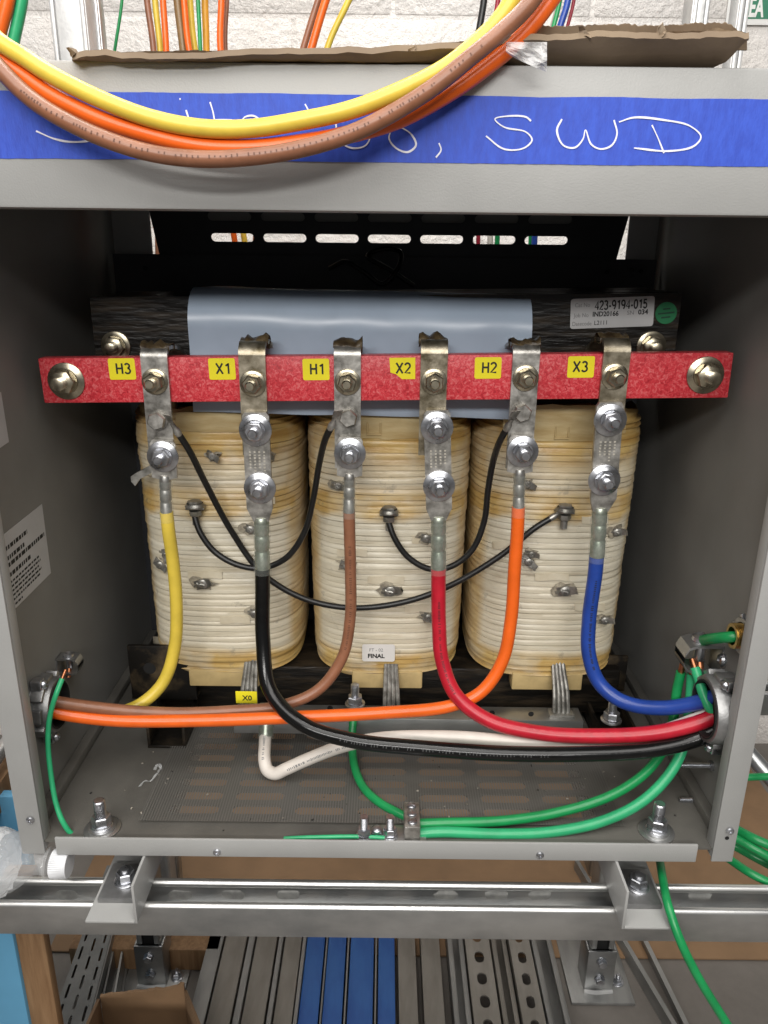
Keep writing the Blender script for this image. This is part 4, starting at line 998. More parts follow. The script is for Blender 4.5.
# ============================================================ CABLE LOOPS IN FRONT OF THE HEADER
g = 'heavy cable loops drooping in front of the header'
wire('hanging_cable', 'thick yellow cable loop drooping across the blue tape, uppermost of three', 'cable', 'yellow', [(-150, -190, 0.686), (-70, -40, 0.656), (-20, 22, 0.641), (0, 42.2, 0.636), (25, 58.2, 0.632), (50, 74.2, 0.6295), (100, 99.2, 0.626), (150, 118.2, 0.6245), (200, 128.2, 0.624), (250, 128.7, 0.624), (300, 121.2, 0.625), (350, 110.2, 0.627), (400, 91.2, 0.631), (445, 68, 0.636), (480, 40, 0.641), (505, 12, 0.646), (530, -40, 0.656), (560, -160, 0.676)], .0065, g)
wire('hanging_cable', 'orange cable loop drooping across the blue tape between yellow and brown', 'cable', 'orange', [(-150, -170, 0.6915), (-70, -20, 0.6615), (-20, 38, 0.6455), (0, 59.2, 0.6405), (25, 77.2, 0.6365), (50, 94.7, 0.634), (100, 119.2, 0.631), (150, 135.2, 0.6295), (200, 146.2, 0.6285), (250, 148.2, 0.6285), (300, 143.2, 0.6295), (350, 134.2, 0.6315), (400, 119.2, 0.6345), (454, 90, 0.6385), (485, 68, 0.6415), (512, 46, 0.6445), (540, 15, 0.649), (565, -25, 0.6565), (600, -160, 0.6765)], .0063, g)
wire('hanging_cable', 'brown cable loop drooping across the blue tape, lowest of three', 'cable', 'brown', [(-150, -160, 0.671), (-70, -5, 0.641), (-20, 47, 0.627), (0, 69.0, 0.6225), (25, 94.0, 0.6195), (50, 112.0, 0.6175), (100, 137.0, 0.616), (150, 153.0, 0.615), (200, 159.0, 0.6145), (250, 157.0, 0.6145), (300, 149.0, 0.615), (350, 134.0, 0.616), (384, 118, 0.617), (434, 87, 0.62), (470, 58, 0.623), (500, 33, 0.6265), (530, 3, 0.632), (560, -50, 0.641), (590, -170, 0.661)], .0062, g)

for o_ in [o for o in bpy.data.objects if o.get('label', '').startswith(('brown cable loop', 'thick yellow cable loop'))]:
    me = o_.children[0].data; br = 'brown' in o_['label']; n_ = 12; L_ = len(me.vertices) // n_; b = MB(); rr = random.Random(3)
    cs = [sum((me.vertices[k * n_ + q].co for q in range(n_)), V()) / n_ + ORG[o_.name] for k in range(L_)]
    for k in range(int(L_ * .22), int(L_ * .8)):
        d = cs[k + 1] - cs[k]; m_ = max(1, int(d.length / .0022)); t = d.normalized(); tw = V((0, -1, .2 if br else .5)); o2 = (tw - t * tw.dot(t)).normalized(); w = t.cross(o2)
        for q in range(m_):
            if rr.random() < .3: continue
            p = cs[k] + d * (q / m_) + o2 * ((.0062 if br else .0065) + .00015); h_ = rr.uniform(.0005, .0011); p = p + w * rr.uniform(-.0004, .0004); b.poly([p - w * h_ - t * .0005, p + w * h_ - t * .0005, p + w * h_ + t * .0005, p - w * h_ + t * .0005])
    if br: b.build('cable_print', 'brownprint', o_, smooth=0)
    else: b.bm.free()
# ============================================================ WIRES HANGING BEHIND THE CABINET
g = 'wires hanging behind the cabinet'
HW = [
 ('orange', 'thick orange wire hanging at the far left edge', [(14, -60), (8, 0), (-2, 40), (-12, 110)], .0075, 1.02),
 ('green_light', 'pale green wire hanging beside the far left orange wire', [(28, -60), (22, 0), (12, 50), (0, 130)], .0068, 1.03),
 ('green', 'thin green wire hanging right of the left steel strut', [(124, -60), (122, 0), (114, 56), (106, 130)], .0022, 1.25),
 ('brown', 'brown wire, left of the first hanging trio', [(141, -80), (147, 0), (154, 55), (158, 250)], .0047, 1.30),
 ('yellow', 'yellow wire in the middle of the first hanging trio', [(150, -80), (155, 0), (160.5, 55), (166, 250)], .0047, 1.31),
 ('orange', 'orange wire, right of the first hanging trio', [(158, -80), (163, 0), (166.5, 55), (172, 250)], .0047, 1.29),
 ('olive', 'brownish olive wire, left of the second hanging group', [(171, -80), (177.5, 0), (184, 55), (201, 250)], .0062, 1.30),
 ('orange', 'orange wire just right of the olive wire', [(178, -80), (184, 0), (190, 55), (236, 250)], .0047, 1.29),
 ('yellow', 'yellow wire in the second hanging group', [(186, -80), (190, 0), (196, 55), (246, 250)], .0047, 1.31),
 ('green', 'green wire in the second hanging group', [(195, -80), (198, 0), (200.5, 55), (203, 250)], .0030, 1.28),
 ('amber', 'yellowish orange wire, right of the second hanging group', [(205, -80), (205, 0), (206.5, 55), (204, 250)], .0050, 1.30),
 ('orange', 'lone orange wire hanging right of the second group', [(222, -80), (221.5, 0), (221, 55), (258, 245)], .0050, 1.30),
 ('brown', 'narrow brown wire behind the lone orange wire', [(229, -80), (227, 0), (226, 55), (260, 245)], .0034, 1.33),
 ('brown', 'slanting brown wire near the middle of the top', [(352, -90), (318.5, 0), (300, 60), (259, 205)], .0050, 1.30),
 ('orange', 'slanting orange wire near the middle of the top', [(360, -90), (326, 0), (308, 60), (261, 208)], .0058, 1.28),
 ('yellow', 'slanting yellow wire near the middle of the top', [(395, -90), (349, 0), (324, 60), (311, 205)], .0047, 1.30),
 ('black_wire', 'black wire slanting behind the drooping loops on the right', [(492, -80), (484, 0), (475, 60), (470, 250)], .0050, 1.30),
 ('crimson', 'dark red wire slanting behind the drooping loops', [(504, -80), (498, 0), (488, 60), (478, 250)], .0035, 1.31),
 ('white', 'white wire slanting behind the drooping loops', [(515, -80), (508, 0), (499, 60), (490, 250)], .0046, 1.30),
 ('green', 'dark green wire beside the white wire behind the loops', [(524, -80), (516, 0), (508, 60), (497, 250)], .0040, 1.29),
 ('white', 'second white wire, left of the dark blue wire', [(566, -80), (556, 0), (546, 40), (520, 250)], .0040, 1.32),
 ('green', 'dark green wire just left of the blue wire', [(570, -80), (560, 0), (551, 40), (530, 250)], .0034, 1.30),
 ('blue', 'blue wire hanging right of the drooping loops', [(578, -80), (568, 0), (557, 40), (534, 250)], .0048, 1.29),
 ('crimson', 'thin crimson wire, rightmost of the hanging wires', [(583, -80), (574, 0), (564, 40), (519, 250)], .0026, 1.31)]
M['olive'] = mat('olive_brown_pvc', (.22, .14, .06), .4)
M['amber'] = mat('amber_pvc', (.62, .30, .025), .4)
for col_, lb, pts, r, Y in HW:
    pts = [(x, y, Y) for x, y in pts] + [(pts[-1][0] + 4, 640, Y + .02)]
    wire('hanging_wire', lb, 'wire', col_, pts, r, g)

# ============================================================ ON TOP OF THE CABINET
xs = [72, 90, 130, 180, 240, 300, 360, 420, 470, 500, 540, 580, 620, 660, 700, 730, 749]
front = [59, 58.5, 58, 57, 56, 55, 53.5, 51, 47, 43.5, 41, 39.5, 38.5, 38, 37.5, 37.5, 38]      # rear torn top edge sits just above
_x, _f = xs[:], front[:]
xs, front = [], []
for k in range(81):
    f = k / 5; i = min(int(f), 15); u = f - i
    xs.append(_x[i] * (1 - u) + _x[i + 1] * u); front.append(_f[i] * (1 - u) + _f[i + 1] * u)
card = thing('cardboard_sheet', 'torn brown cardboard sheet lying on top of the grey cabinet', 'cardboard', W(.0, .72, ZT))
def K(i, t):
    """0 = crease resting on the cabinet, 1 = lifted front edge"""
    x = xs[i]; zf = P(x, front[i], .64)
    X0 = P(x, 66, .67).x
    if i > 65: X0 = P(700 + (x - 700) * .15, 66, .67).x
    q0 = V((X0, .672, CZ + ZT + .0012)); return q0 + (zf - q0) * t + V((0, 0, -.004 * math.sin(math.pi * t) * (i / 80)))
rows = [[K(i, t / 6) + V((0, 0, (.0035 * noise.noise(V((i * .11, t * .35, 3))) + .0014 * noise.noise(V((i * .5, t * .8, 7)))) * (t / 6) ** .7)) for i in range(len(xs))] for t in range(7)]
b = MB(); b.grid(rows, .0045, (0, .35, .94)); b.build('lifted_flap', 'card_dark', card, smooth=50)
rows = [[V((P(x, 66, .67).x * (1 + .25 * t), .673 + .22 * t, CZ + ZT + .0013 + .018 * t * (.4 + .6 * noise.noise(V((i * .1, 1, 1)))))) for i, x in enumerate(xs[:66])] for t in (0, .3, .6, 1)]
b = MB(); b.grid(rows, .0045, (0, 0, 1)); b.build('flat_board', 'card_dark', card, smooth=50)
# second ply standing up behind the torn edge with a ragged rim
def ragged(i0, i1, y_up, mname, YY, seedv, th=.0022, lower=8):
    rows = [[], [], []]; N_ = 260
    for k in range(N_ + 1):
        f = i0 + (i1 - i0) * k / N_; i = min(int(f), len(xs) - 2); u = f - i
        x = xs[i] * (1 - u) + xs[i + 1] * u; y = front[i] * (1 - u) + front[i + 1] * u
        h = y_up * (.8 + .22 * noise.noise(V((x * .016, seedv, 0))) + .16 * noise.noise(V((x * .09, seedv, 4))) + .10 * noise.noise(V((x * .3, seedv, 2)))) * min(1, .35 + (f - i0) * .1, .35 + (i1 - f) * .12)
        for r_, yy, dy in ((0, y + lower, .008), (1, y + 1, .004), (2, y - max(.6, h), .0)):
            rows[r_].append(P(x, yy, YY + dy))
    b = MB(); b.grid(rows, th, (0, 1, 0)); return b.build('torn_edge', mname, card, smooth=50)
ragged(0, 80, 1.8, 'card_edge', .6445, 3.3, lower=1.5)
ragged(40, 79.5, 16.5, 'card_dark', .668, 8.1, lower=12)
ragged(0, 47, 6.5, 'card_dark', .660, 5.7)
ragged(40, 79.5, 17.6, 'card_edge', .6705, 8.1, th=.0014, lower=12)
ragged(0, 47, 7.4, 'card_edge', .6625, 5.7, th=.0014)
ragged(60, 80, 8.5, 'card_edge', .652, 1.9, lower=2)
ragged(67, 78, 13, 'card_edge', .660, 4.9, lower=2)
for i, (x, y, w, h_, a) in enumerate(((662, 30, 9, 13, .1), (412, 49, 12, 5, -.7), (72, 52, 9, 9, .3), (585, 33, 16, 6, .5))):
    c = P(x, y, .641); b = MB(); rm = Matrix.Rotation(a, 3, 'Y'); s_ = .0007
    ring = []
    for k in range(11):
        t = 2 * math.pi * k / 11; rr = .5 + .28 * noise.noise(V((math.cos(t) * 2, math.sin(t) * 2, i * 3.1))); ring.append(c + rm @ V((s_ * w * rr * math.cos(t), .003 * math.sin(t * 2), s_ * h_ * rr * math.sin(t))))
    b.prism(ring, (0, .0015, .0003)); b.build('torn_flake', 'card_edge', card, smooth=0)
# crumpled scrap of clear tape under the loops
rows = []
for j in range(9):
    v = j / 8; rows.append([])
    for i in range(9):
        u = i / 8; x = 506 + 41 * u; y = 42 + (10 + 20 * u ** .8) * v
        rows[-1].append(P(x, y, .628 + .004 * noise.noise(V((u * 4, v * 4, 9))) + .003 * math.sin(u * 9 + v * 5)))
b = MB(); b.grid(rows, .0004, (0, 1, 0)); tag(b.build('tape_scrap', 'film', smooth=0), 'crumpled scrap of clear packing tape stuck to the front of the cardboard', 'tape')

# ============================================================ STEEL BEHIND THE CABINET
def upright(x0, x1, Y, label, d=.041, m='galv', lip=True, z0=0., z1=2.6):
    t = thing('steel_upright', label, 'steel post', V(((x0 + x1) / 2, Y + d / 2, z0)))
    b = MB(); w = .0026
    b.box((x0, Y, z0), (x1, Y + w, z1), .0006); b.box((x0, Y + w, z0), (x0 + w, Y + d, z1), .0006); b.box((x1 - w, Y + w, z0), (x1, Y + d, z1), .0006)
    b.build('channel', m, t)
    b = MB()
    for s_, x in ((1, x0), (-1, x1)): b.box((min(x + s_ * .001, x + s_ * .007), Y - .0045, z0), (max(x + s_ * .001, x + s_ * .007), Y - .0003, z1), .0015)
    b.build('rolled_edge', m, t); return t
M['strut_bright'] = mat('bright_galvanised_strut', (.5, .5, .5), .45, metal=.45, scale=30, second=(.62, .62, .61), bump=.1, bscale=200)
upright(P(52, 30, 1.16).x, P(88, 30, 1.16).x, 1.16, 'pale galvanised strut upright behind the left end of the cabinet top', m='strut_bright')
upright(P(91.5, 30, 1.20).x, P(101, 30, 1.20).x, 1.20, 'narrow shiny steel post beside the left galvanised upright', d=.02)
upright(P(691, 20, 1.30).x, P(708, 20, 1.30).x, 1.30, 'dull strut upright behind the right end of the cardboard', m='galv')
upright(P(735, 30, 1.25).x, P(746, 30, 1.25).x, 1.25, 'pale narrow upright in front of the green sign', m='strut_bright', d=.03)
# green sign on the wall, partly behind the upright
sc = P(757, 0, WY - .004); sx = .118; t = thing('wall_sign', 'green and white AREA sign on the block wall at the right edge', 'sign', V((sc.x, WY, sc.z - .1)))
lft = P(728, 5, WY - .006).x; zbt_ = P(757, 25, WY - .006).z
MB().box((lft, WY - .006, zbt_), (lft + .40, WY - .003, zbt_ + .26), .0008).build('sign_panel', 'sign_white', t)
zg = P(757, 19, WY - .006).z
MB().box((lft + .006, WY - .0066, zg), (lft + .394, WY - .0061, zbt_ + .254)).build('green_field', 'sign_green', t)
ca = P(748.5, 8, WY - .0068); text('AREA', .047, V((ca.x, WY - .0068, ca.z)), X1, Z1, 'sign_white', 'sign_lettering', t, bold=.0016, width=.064)

# ============================================================ SUPPORT FRAME
def strut_rail(name, label, x0, x1, y0, zt, slotted=True):
    t = thing(name, label, 'strut rail', V(((x0 + x1) / 2, y0 + .02, CZ + zt - .041)))
    w = .041; h = .041; b = MB(); th = .0026
    prof = [(0, 0), (0, -h), (w, -h), (w, 0)]
    b.box((x0, y0, CZ + zt - h), (x1, y0 + th, CZ + zt - .003), .0008); b.box((x0, y0 + w - th, CZ + zt - h), (x1, y0 + w, CZ + zt - .003), .0008)
    b.build('channel_wall', 'galv', t)
    b = MB(); n = int((x1 - x0) / .05)
    b.slots(lambda u, v, w_: V((x0 + (x1 - x0) * u / n, y0 + th + (w - 2 * th) * v, CZ + zt - h + .002 - w_)), n, 1, .002, .56, .38); b.build('slotted_web', 'galv', t, smooth=30)
    b = MB()
    for s_ in (0, 1):                                # rolled lips
        yc = y0 + .0045 if not s_ else y0 + w - .0045
        b.tube([V((x0, yc, CZ + zt - .0046)), V((x1, yc, CZ + zt - .0046))], .0045, 16)
    b.build('rolled_lip', 'lip', t, smooth=60); return t
M['lip'] = mat('polished_strut_lip', (.58, .58, .57), .34, metal=.9, scale=30, second=(.74, .74, .72), stretch=(.3, 1, 1), rvar=.08)
strut_rail('strut_rail', 'galvanised strut rail running under the front of the cabinet', -1.0, 1.0, .6348, RZ)
strut_rail('strut_rail', 'galvanised strut rail running under the back of the cabinet', -1.0, 1.0, 1.066, RZ)
yb_ = .6348 + .041 - .0026
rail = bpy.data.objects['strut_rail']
for px in (67, 180, 234, 288, 446, 496, 540, 700):  # added pale ovals, painted reflections on the channel's back wall
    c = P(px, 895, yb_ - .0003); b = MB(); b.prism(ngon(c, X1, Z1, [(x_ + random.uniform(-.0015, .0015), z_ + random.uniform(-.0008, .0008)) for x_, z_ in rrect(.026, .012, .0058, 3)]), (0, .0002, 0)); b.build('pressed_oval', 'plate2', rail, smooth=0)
# posts with welded base plates
def post(X, Y, label, yaw=0):
    t = thing('strut_post', label, 'steel post', V((X, Y, 0)))
    b = MB(); s_ = .0205; th = .0026; zt = CZ + RZ - .043
    b.box((X - s_, Y - s_ + .001, .012), (X - s_ + th, Y + s_, zt), .0006); b.box((X + s_ - th, Y - s_ + .001, .012), (X + s_, Y + s_, zt), .0006); b.box((X - s_ + th, Y + s_ - th, .012), (X + s_ - th, Y + s_, zt), .0006)
    for q in (-1, 1): b.box((X + q * (s_ - .0055) - .0045, Y - s_ - .001, .10), (X + q * (s_ - .0055) + .0045, Y - s_ + .004, zt), .001)
    b.build('channel', 'steel_grey', t)
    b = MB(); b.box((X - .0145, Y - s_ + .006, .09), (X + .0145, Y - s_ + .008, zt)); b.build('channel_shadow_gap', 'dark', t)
    b = MB(); o = s_ + .0045
    b.box((X - o, Y - o, .007), (X + o, Y - o + .004, .098), .001); b.box((X - o, Y - o + .0042, .007), (X - o + .004, Y + o, .098), .001); b.box((X + o - .004, Y - o + .0042, .007), (X + o, Y + o, .098), .001); b.build('base_socket', 'galv', t)
    b = MB(); b.box((X - .052, Y - .048, .0005), (X + .060, Y + .10, .0068), .001); b.build('base_plate', 'steel_grey', t)
    for z in (.035, .075):
        b = MB(); c = V((X, Y - o - .0003, z)); b.lathe(c, NY, [(0, .0), (0, .0095), (.002, .0095), (.002, 0)], 18); b.hexa(c + NY * .002, c + NY * .008, .014); b.build('socket_bolt', 'zinc', t)
    b = MB(); b.tube(spline([V((X - o, Y - o - .001, .008)), V((X - .008, Y - o - .004, .0085)), V((X + .006, Y - o - .003, .008)), V((X + o, Y - o - .001, .008))], 6), .004, 8); b.build('weld_bead', 'strut_bright', t)
    b = MB(); bolt(b, V((X + .040, Y - .006, .007)), Z1, .011, .014, .004, .006); b.build('base_bolt', 'zinc', t)
    return t
pr = PZ(601, 1001, -CZ + .008); post(pr.x, pr.y + .045, 'strut post with a bolted base plate right of the slotted struts')
pl = PZ(150, 992, -CZ + .008); post(pl.x, pr.y + .045, 'strut post behind the cardboard box at the lower left')

# struts laid on the floor under the cabinet, running away from the camera
def lane(x0, x1, kind, m, label, yend=1.15, top=.062, name='floor_strut', group='steel struts laid side by side on the floor', cat='steel strut', xe=None):
    """x0,x1 = pixel edges at the bottom of the picture"""
    zt = top; A, B = PZ(x0, 1024, zt - CZ), PZ(x1, 1024, zt - CZ)
    y0 = .55; w = B.x - A.x; x = A.x; t = thing(name, label, cat, V((x + w / 2, .8, .0)), group)
    b = MB(); h = min(.041, zt - .004); z0 = zt - h
    sk = 0
    if kind == 'solid':
        b.box((x + .001, y0, zt - .0025), (x + w - .001, yend, zt), .0008); b.box((x + .001, y0, z0), (x + .0035, yend, zt - .0026), .0005); b.box((x + w - .0035, y0, z0), (x + w - .001, yend, zt - .0026), .0005)
        b.build('channel', m, t)
    elif kind == 'slotted':
        n = int((yend - y0) / .041)
        b.slots(lambda u, v, w_: V((x + .001 + (w - .002) * v, y0 + (yend - y0) * u / n, zt - w_)), n, 1, .0025, .54, .38)
        b.box((x + .001, y0, z0), (x + .0035, yend, zt - .0026), .0005); b.box((x + w - .0035, y0, z0), (x + w - .001, yend, zt - .0026), .0005)
        b.build('slotted_channel', m, t, smooth=30)
    elif kind == 'open':
        b.box((x + .001, y0, z0), (x + w - .001, yend, z0 + .0025), .0005); b.box((x + .001, y0, z0 + .0026), (x + .0035, yend, zt - .004), .0005); b.box((x + w - .0035, y0, z0 + .0026), (x + w - .001, yend, zt - .004), .0005)
        lw = min(.0095, w * .3)
        for q in (x + .001, x + w - .001 - lw): b.box((q, y0, zt - .0045), (q + lw, yend, zt), .0018)
        b.build('channel', m, t)
    return t
lane(186, 204, 'solid', 'steel_grey', 'narrow grey strut, leftmost of the plain struts on the floor', top=.055)
lane(205, 230, 'solid', 'steel_brown', 'brownish grey flat strut beside the leftmost grey strut', top=.062)
lane(231, 239, 'solid', 'steel_grey', 'thin grey strut lying on edge between two brownish struts', top=.066)
lane(240, 264, 'solid', 'steel_brown', 'brownish strut with pale scuffs left of centre', top=.062)
lane(265, 271, 'solid', 'steel_grey', 'thin grey strut on edge near the blue channels', top=.066)
lane(272, 292, 'solid', 'steel_brown', 'brown tinted strut immediately left of the blue channels', top=.060)
lane(292, 297, 'solid', 'steel_grey', 'thin bright strip touching the first blue channel', top=.068)
g = 'blue painted channels on the floor'
lane(297, 318, 'solid', 'bluechan', 'blue channel, first from the left of four', top=.062, name='blue_channel', group=g, cat='blue channel')
lane(321, 342, 'solid', 'bluechan', 'blue channel, second from the left of four', top=.062, name='blue_channel', group=g, cat='blue channel')
lane(346, 373, 'solid', 'bluechan', 'widest blue channel, third from the left', top=.062, name='blue_channel', group=g, cat='blue channel')
lane(377, 396, 'solid', 'bluechan', 'blue channel, last on the right of four', top=.062, name='blue_channel', group=g, cat='blue channel')
for x0_, x1_, lb in ((318.5, 321, 'thin grey edge strip between the first two blue channels'), (342.5, 345.5, 'thin grey edge strip between the second and third blue channels'), (373.5, 376.5, 'thin grey edge strip between the third and fourth blue channels')):
    lane(x0_, x1_, 'solid', 'steel_grey', lb, top=.067, name='edge_strip', group='grey strips between the blue channels', cat='steel strip')
lane(398.5, 419, 'solid', 'steel_brown', 'brownish strut immediately right of the blue channels', top=.063)
lane(424, 446, 'solid', 'steel_brown', 'second brownish strut right of the blue channels, before a dark gap', top=.063)
lane(454, 473, 'open', 'steel_grey', 'open strut with two lips left of the slotted struts', top=.060)
lane(474, 502, 'slotted', 'steel_brown', 'slotted strut, left of the two with oval holes', top=.066)
lane(503, 521, 'open', 'steel_brown', 'open strut lying between the two slotted struts', top=.056)
lane(523, 547, 'slotted', 'steel_brown', 'slotted strut, right of the two with oval holes', top=.066)
lane(548, 572, 'open', 'steel_grey', 'open strut lying right of the slotted struts beside the post', top=.058)
# lone open channel right of the post
def skew(pts, kind, m, label, top, name='floor_strut', th=.041):
    """strut with its two long edges through floor points: ((x0,y0),(x1,y1)) left edge, then right edge"""
    (a, b_), (c_, d_) = pts; A, B, C_, D_ = [PZ(*q, top - CZ) for q in (a, b_, c_, d_)]
    def extd(p, q, f): return q + (q - p) * f
    A0, B0 = extd(B, A, 1.5), extd(A, B, 1.3); C0, D0 = extd(D_, C_, 1.5), extd(C_, D_, 1.3)
    t = thing(name, label, 'steel strut', V(((A.x + C_.x) / 2, A.y, 0)))
    return t, A0, B0, C0, D0
t, A0, B0, C0, D0 = skew((((672, 1024), (624, 943)), ((689, 1024), (649, 943))), 'open', 'steel_grey', 'lone open channel slanting across the bare concrete on the right', .030)
b = MB()
for p, q, s_ in ((A0, B0, 1), (C0, D0, -1)):
    e = V((s_ * .0085, 0, 0)); b.prism([p, p + e, p + e + V((0, 0, -.004)), p + V((0, 0, -.004))], q - p); b.prism([p + V((0, 0, -.0042)), p + V((s_ * .0026, 0, -.0042)), p + V((s_ * .0026, 0, -.027)), p + V((0, 0, -.027))], q - p)
A1, C1 = A0 + V((0, 0, -.0272)), C0 + V((0, 0, -.0272)); b.prism([A1, C1, C1 + V((0, 0, -.0022)), A1 + V((0, 0, -.0022))], B0 - A0)
b.build('channel', 'steel_grey', t, smooth=30)
# slotted cable tray side on the left: long narrow slits
t, A0, B0, C0, D0 = skew((((50, 1024), (78, 946)), ((88, 1024), (108, 946))), '', '', 'grey slotted tray rail with long slits slanting away at the lower left', .075)
b = MB(); nA = 15
def trf(u, v, w): return (A0 + (B0 - A0) * (u / nA)) * (1 - v / 3) + (C0 + (D0 - C0) * (u / nA)) * (v / 3) + V((0, 0, -w))
for q_ in range(3): b.slots(lambda u, v, w, q_=q_: trf(u + .45 * q_, v + q_, w), nA, 1, .002, .72, .22)
b.build('slotted_face', 'tray', t, smooth=30)
b = MB()
for p, q in ((A0, B0), (C0, D0)): b.prism([p + V((0, 0, -.0025)), p + V((.002, 0, -.0025)), p + V((.002, 0, -.070)), p + V((0, 0, -.070))], q - p)
b.build('side_flange', 'steel_grey', t, smooth=0)
t, A0, B0, C0, D0 = skew((((96, 1024), (113, 946)), ((108, 1024), (122, 946))), '', '', 'narrow open channel lying right of the slotted tray rail', .05)
b = MB()
for p, q in ((A0, B0), (C0, D0)): b.prism([p, p + V((.0035, 0, 0)), p + V((.0035, 0, -.045)), p + V((0, 0, -.045))], q - p)
b.prism([A0 + V((0, 0, -.040)), C0 + V((0, 0, -.040)), C0 + V((0, 0, -.043)), A0 + V((0, 0, -.043))], B0 - A0); b.build('channel', 'steel_grey', t, smooth=0)

# cardboard on the floor behind, box, timbers, blue board
def slab(name, label, cat, lo, hi, m, bev=.002, rot=0, group=None):
    b = MB(); b.box(lo, hi, bev, Matrix.Rotation(rot, 3, 'Z') if rot else None); return tag(b.build(name, m), label, cat, group)
yk = PZ(700, 958, -CZ + .006).y
slab('cardboard_sheet', 'large flat brown cardboard sheet lying on the concrete below the cabinet', 'cardboard', (-.62, yk, .0006), (.95, 1.74, .0056), 'card')
slab('cardboard_sheet', 'upright strip of cardboard leaning by the foot of the block wall', 'cardboard', (-.62, 1.70, .0065), (.95, 1.712, .30), 'card')
# open box in the foreground
bx = thing('cardboard_box', 'open brown cardboard box at the bottom edge near the slotted tray rail', 'cardboard box', PZ(145, 1020, -CZ))
q = [P(100, 997, .80), P(184, 988, .795)]; ew = q[1] - q[0]
zb_ = .008
def panel(pts, th, name):
    return MB().prism(pts, th).build(name, 'card', bx, smooth=0)
bk0, bk1 = q[0], q[1]
pts = [V((bk0.x, bk0.y, zb_)), V((bk1.x, bk1.y, zb_)), bk1 + V((0, 0, .004))]
rim = [bk1 + (bk0 - bk1) * (k / 24) + V((0, 0, .0035 * abs(math.sin(k * 2.6)) * (.4 + .6 * random.random()) + (.006 if k < 2 else 0))) for k in range(25)]
panel([V((bk0.x, bk0.y, zb_)), V((bk1.x, bk1.y, zb_))] + rim, (0, .004, 0), 'rear_panel')
fl0, fl1 = P(78, 1040, .66), P(206, 1040, .655)
panel([bk0 + V((0, -.001, -.002)), V((bk0.x, bk0.y - .001, zb_)), V((fl0.x, fl0.y, zb_)), fl0 + V((0, 0, -.01))], (-.004, 0, 0), 'side_panel')
panel([bk1 + V((0, -.001, -.002)), V((bk1.x, bk1.y - .001, zb_)), V((fl1.x, fl1.y, zb_)), fl1 + V((0, 0, -.01))], (.004, 0, 0), 'side_panel')
panel([V((fl0.x, fl0.y, zb_)), V((fl1.x, fl1.y, zb_)), V((fl1.x, fl1.y, fl1.z - .03)), V((fl0.x, fl0.y, fl0.z - .03))], (0, -.004, 0), 'front_panel')
panel([V((fl0.x, fl0.y, zb_)), V((fl1.x, fl1.y, zb_)), V((bk1.x, bk1.y, zb_)), V((bk0.x, bk0.y, zb_))], (0, 0, -.004), 'bottom_panel')
a0, a1 = P(23, 985, .74), P(52, 985, .74)
slab('timber_post', 'upright pine timber between the blue board and the slotted tray rail', 'timber', (a0.x, .74, 0), (a1.x, .755, CZ + RZ - .06), 'wood', .003)
slab('timber_block', 'short pine timber lying across the floor behind the lower left post', 'timber', (P(56, 950, 1.02).x, 1.06, .0062), (P(213, 950, 1.02).x, 1.10, .055), 'wood', .003)
slab('foam_panel', 'paler blue panel standing further back beside the left cabinet corner', 'foam board', (-.80, .86, 0), (P(20.5, 810, .86).x, .875, P(12, 797, .86).z), 'skyblue', .002)
slab('blue_board', 'sky blue foam board standing at the far lower left', 'foam board', (-.75, .735, 0), (P(22, 985, .735).x, .76, P(10, 900, .735).z), 'skyblue', .003)

# ============================================================ BOTTLE ON THE RAIL
by, bz = .655, CZ + RZ + .034
bo = thing('plastic_bottle', 'clear plastic water bottle lying on the strut rail by the left cabinet corner', 'bottle', V((-.44, by, CZ + RZ)))
xc0 = P(58, 870, .655).x; axb = V((1, .0, -.02)).normalized(); c0 = V((xc0, by, bz + .001))
prof = [(-.20, 0), (-.20, .027), (-.195, .032), (-.15, .032), (-.14, .030), (-.11, .0325), (-.085, .0335), (-.065, .0335), (-.050, .0315), (-.044, .0285), (-.039, .025), (-.034, .0215), (-.030, .0175), (-.026, .0140), (-.022, .0128), (-.018, .0125), (-.0105, .0125), (-.0098, .0165), (-.0065, .0165), (-.006, .0115), (.004, .0115)]
b = MB(); b.lathe(c0, axb, prof, 40)
for v in b.bm.verts:
    d = (v.co - c0).dot(axb)
    if d < -.02: v.co += V((.002 * noise.noise(v.co * 90), .003 * noise.noise(v.co * 60), .003 * noise.noise(v.co * 60 + V((7, 7, 7)))))
b.build('bottle_body', 'plastic', bo, smooth=14)
b = MB(); b.lathe(c0, axb, [(-.004, .0118), (-.004, .0148), (.012, .0148), (.0135, .0138), (.0135, 0)], 96)
for k, v in enumerate(b.bm.verts):
    d = (v.co - c0).dot(axb); ra = v.co - c0 - axb * d
    if ra.length > .0143 and k % 2: v.co -= ra.normalized() * .0006
b.build('screw_cap', 'cap', bo, smooth=50)
b = MB(); b.lathe(c0, axb, [(-.185 + .0075 * k, .0342) for k in range(18)] + [(-.052, .0326)], 30)
rc = random.Random(5)
for v in b.bm.verts: v.co += V((rc.uniform(-.003, .003), rc.uniform(-.0016, .0016), rc.uniform(-.0016, .0016)))
bmesh.ops.triangulate(b.bm, faces=b.bm.faces)
b.build('label_wrap', 'bottle_label', bo, smooth=0)

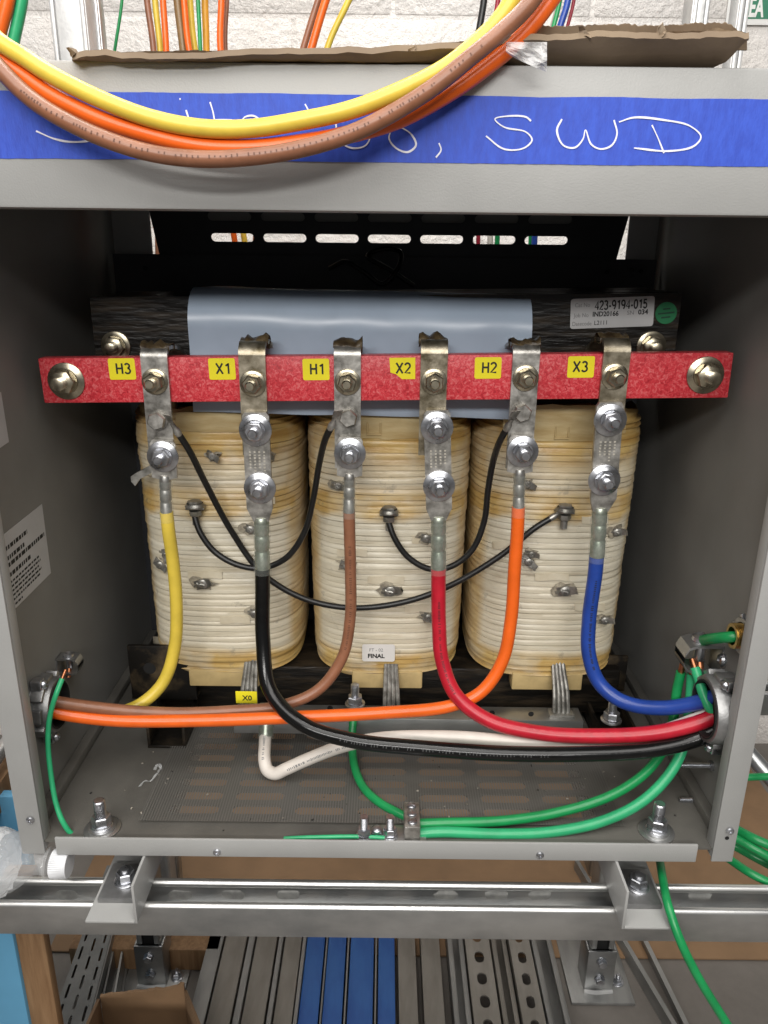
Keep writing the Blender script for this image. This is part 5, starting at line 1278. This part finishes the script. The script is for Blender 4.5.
# ============================================================ GREEN WIRES OUTSIDE, RIGHT
g = 'green wires outside the cabinet'
def ow(lb, pts, r, c='green'):
    if pts[-1][0] >= 830: pts = pts + [(960, pts[-1][1] + 90, pts[-1][2] - .01), (1150, pts[-1][1] + 330, pts[-1][2] - .02), (1300, 1500, pts[-1][2])]
    wire('ground_wire', lb, 'wire', c, pts, r, g)
ow('long green wire hanging from under the cabinet past the right foot to the floor', [(652, 835, .76), (659, 858, .70), (663, 880, .655), (668, 905, .622), (680, 940, .60), (697, 975, .59), (715, 1005, .585), (735, 1036, .58), (760, 1070, .58)], .0046)
ow('thin green wire entering from the right edge behind the cabinet corner', [(700, 775, .90), (730, 778, .86), (752, 777, .85), (775, 776, .84), (830, 770, .83)], .0048)
ow('green wire, uppermost of the bundle leaving the lower right corner', [(705, 818, .80), (735, 829, .78), (755, 839, .76), (780, 849, .75), (840, 862, .74)], .0056)
ow('green wire, second of the bundle leaving the lower right corner', [(705, 823, .79), (735, 838, .77), (755, 849, .755), (780, 862, .745), (840, 884, .735)], .0056)
ow('dark green wire, third of the bundle leaving the lower right corner', [(705, 830, .80), (735, 846, .785), (755, 857, .77), (780, 870, .76), (840, 896, .75)], .0056)
ow('green wire, lowest of the bundle, crossing above the strut rail', [(705, 842, .75), (732, 861, .715), (750, 873, .695), (770, 883, .685), (840, 915, .67)], .0048)
wire('spare_lead', 'black spare leads bunched in the dark gap above the core', 'wire', 'black_wire', [(330, 268, 1.05), (346, 262, 1.03), (364, 272, 1.02), (382, 284, 1.02), (398, 268, 1.03), (400, 252, 1.05), (384, 249, 1.06), (368, 256, 1.05), (390, 270, 1.03), (414, 286, 1.03)], .0032)
# pieces seen past the right flange
pA, pB = P(748, 752, 1.0), P(790, 800, .95)
pB = pA + (pB - pA) * ((pA.z - .012) / (pA.z - pB.z))
b = MB(); b.tube([pA, pB], .012, 14); tag(b.build('conduit_pipe', 'galv'), 'short grey conduit slanting past the right side of the cabinet', 'pipe')
# pieces seen past the left flange
pA, pB = P(-40, 835, .80), P(20, 748, .96)
pA = pB + (pA - pB) * ((pB.z - .022) / (pB.z - pA.z))
b = MB(); rm = (pB - pA); b.prism([pA + V((-.02, 0, -.02)), pA + V((.02, 0, -.02)), pA + V((.02, 0, .02)), pA + V((-.02, 0, .02))], rm); tag(b.build('timber_brace', 'wood'), 'brown timber brace slanting past the left cabinet corner', 'timber')
pA, pB = P(-45, 815, .78), P(16, 730, .94)
pA = pB + (pA - pB) * ((pB.z - .012) / (pB.z - pA.z))
b = MB(); b.tube([pA, pB], .010, 14); tag(b.build('conduit_pipe', 'galv'), 'bright steel conduit slanting past the left cabinet corner', 'pipe')

# ============================================================ LIGHT
def area(name, loc, tgt, sx, sy, power, col):
    l = bpy.data.lights.new(name, 'AREA'); l.shape = 'RECTANGLE'; l.size = sx; l.size_y = sy; l.energy = power; l.color = col
    o = bpy.data.objects.new(name, l); COL.objects.link(o); o.location = loc
    o.rotation_euler = (V(tgt) - V(loc)).to_track_quat('-Z', 'Y').to_euler(); return o
area('ceiling_tube_light', W(-.10, -.42, 1.32), W(0, .70, -.25), 2.6, 1.2, 47, (1, .97, .93))
area('ceiling_tube_light', W(-.3, -3.2, 1.55), W(0, .75, -.25), 2.6, .35, 98, (1, .975, .94))
area('ceiling_tube_light', W(-.2, 1.25, 1.55), W(0, 1.3, -.3), 2.2, .25, 36, (1, .97, .93))
wd = bpy.data.worlds.new('World'); SC.world = wd; wd.use_nodes = True
bg = wd.node_tree.nodes['Background']; bg.inputs[0].default_value = (.97, .98, 1, 1); bg.inputs[1].default_value = .14
SC.view_settings.view_transform = 'Standard'; SC.view_settings.look = 'None'; SC.view_settings.exposure = 0; SC.view_settings.gamma = 1
try: SC.view_settings.use_curve_mapping = False
except Exception: pass
SC.cycles.max_bounces = 8; SC.cycles.transparent_max_bounces = 12
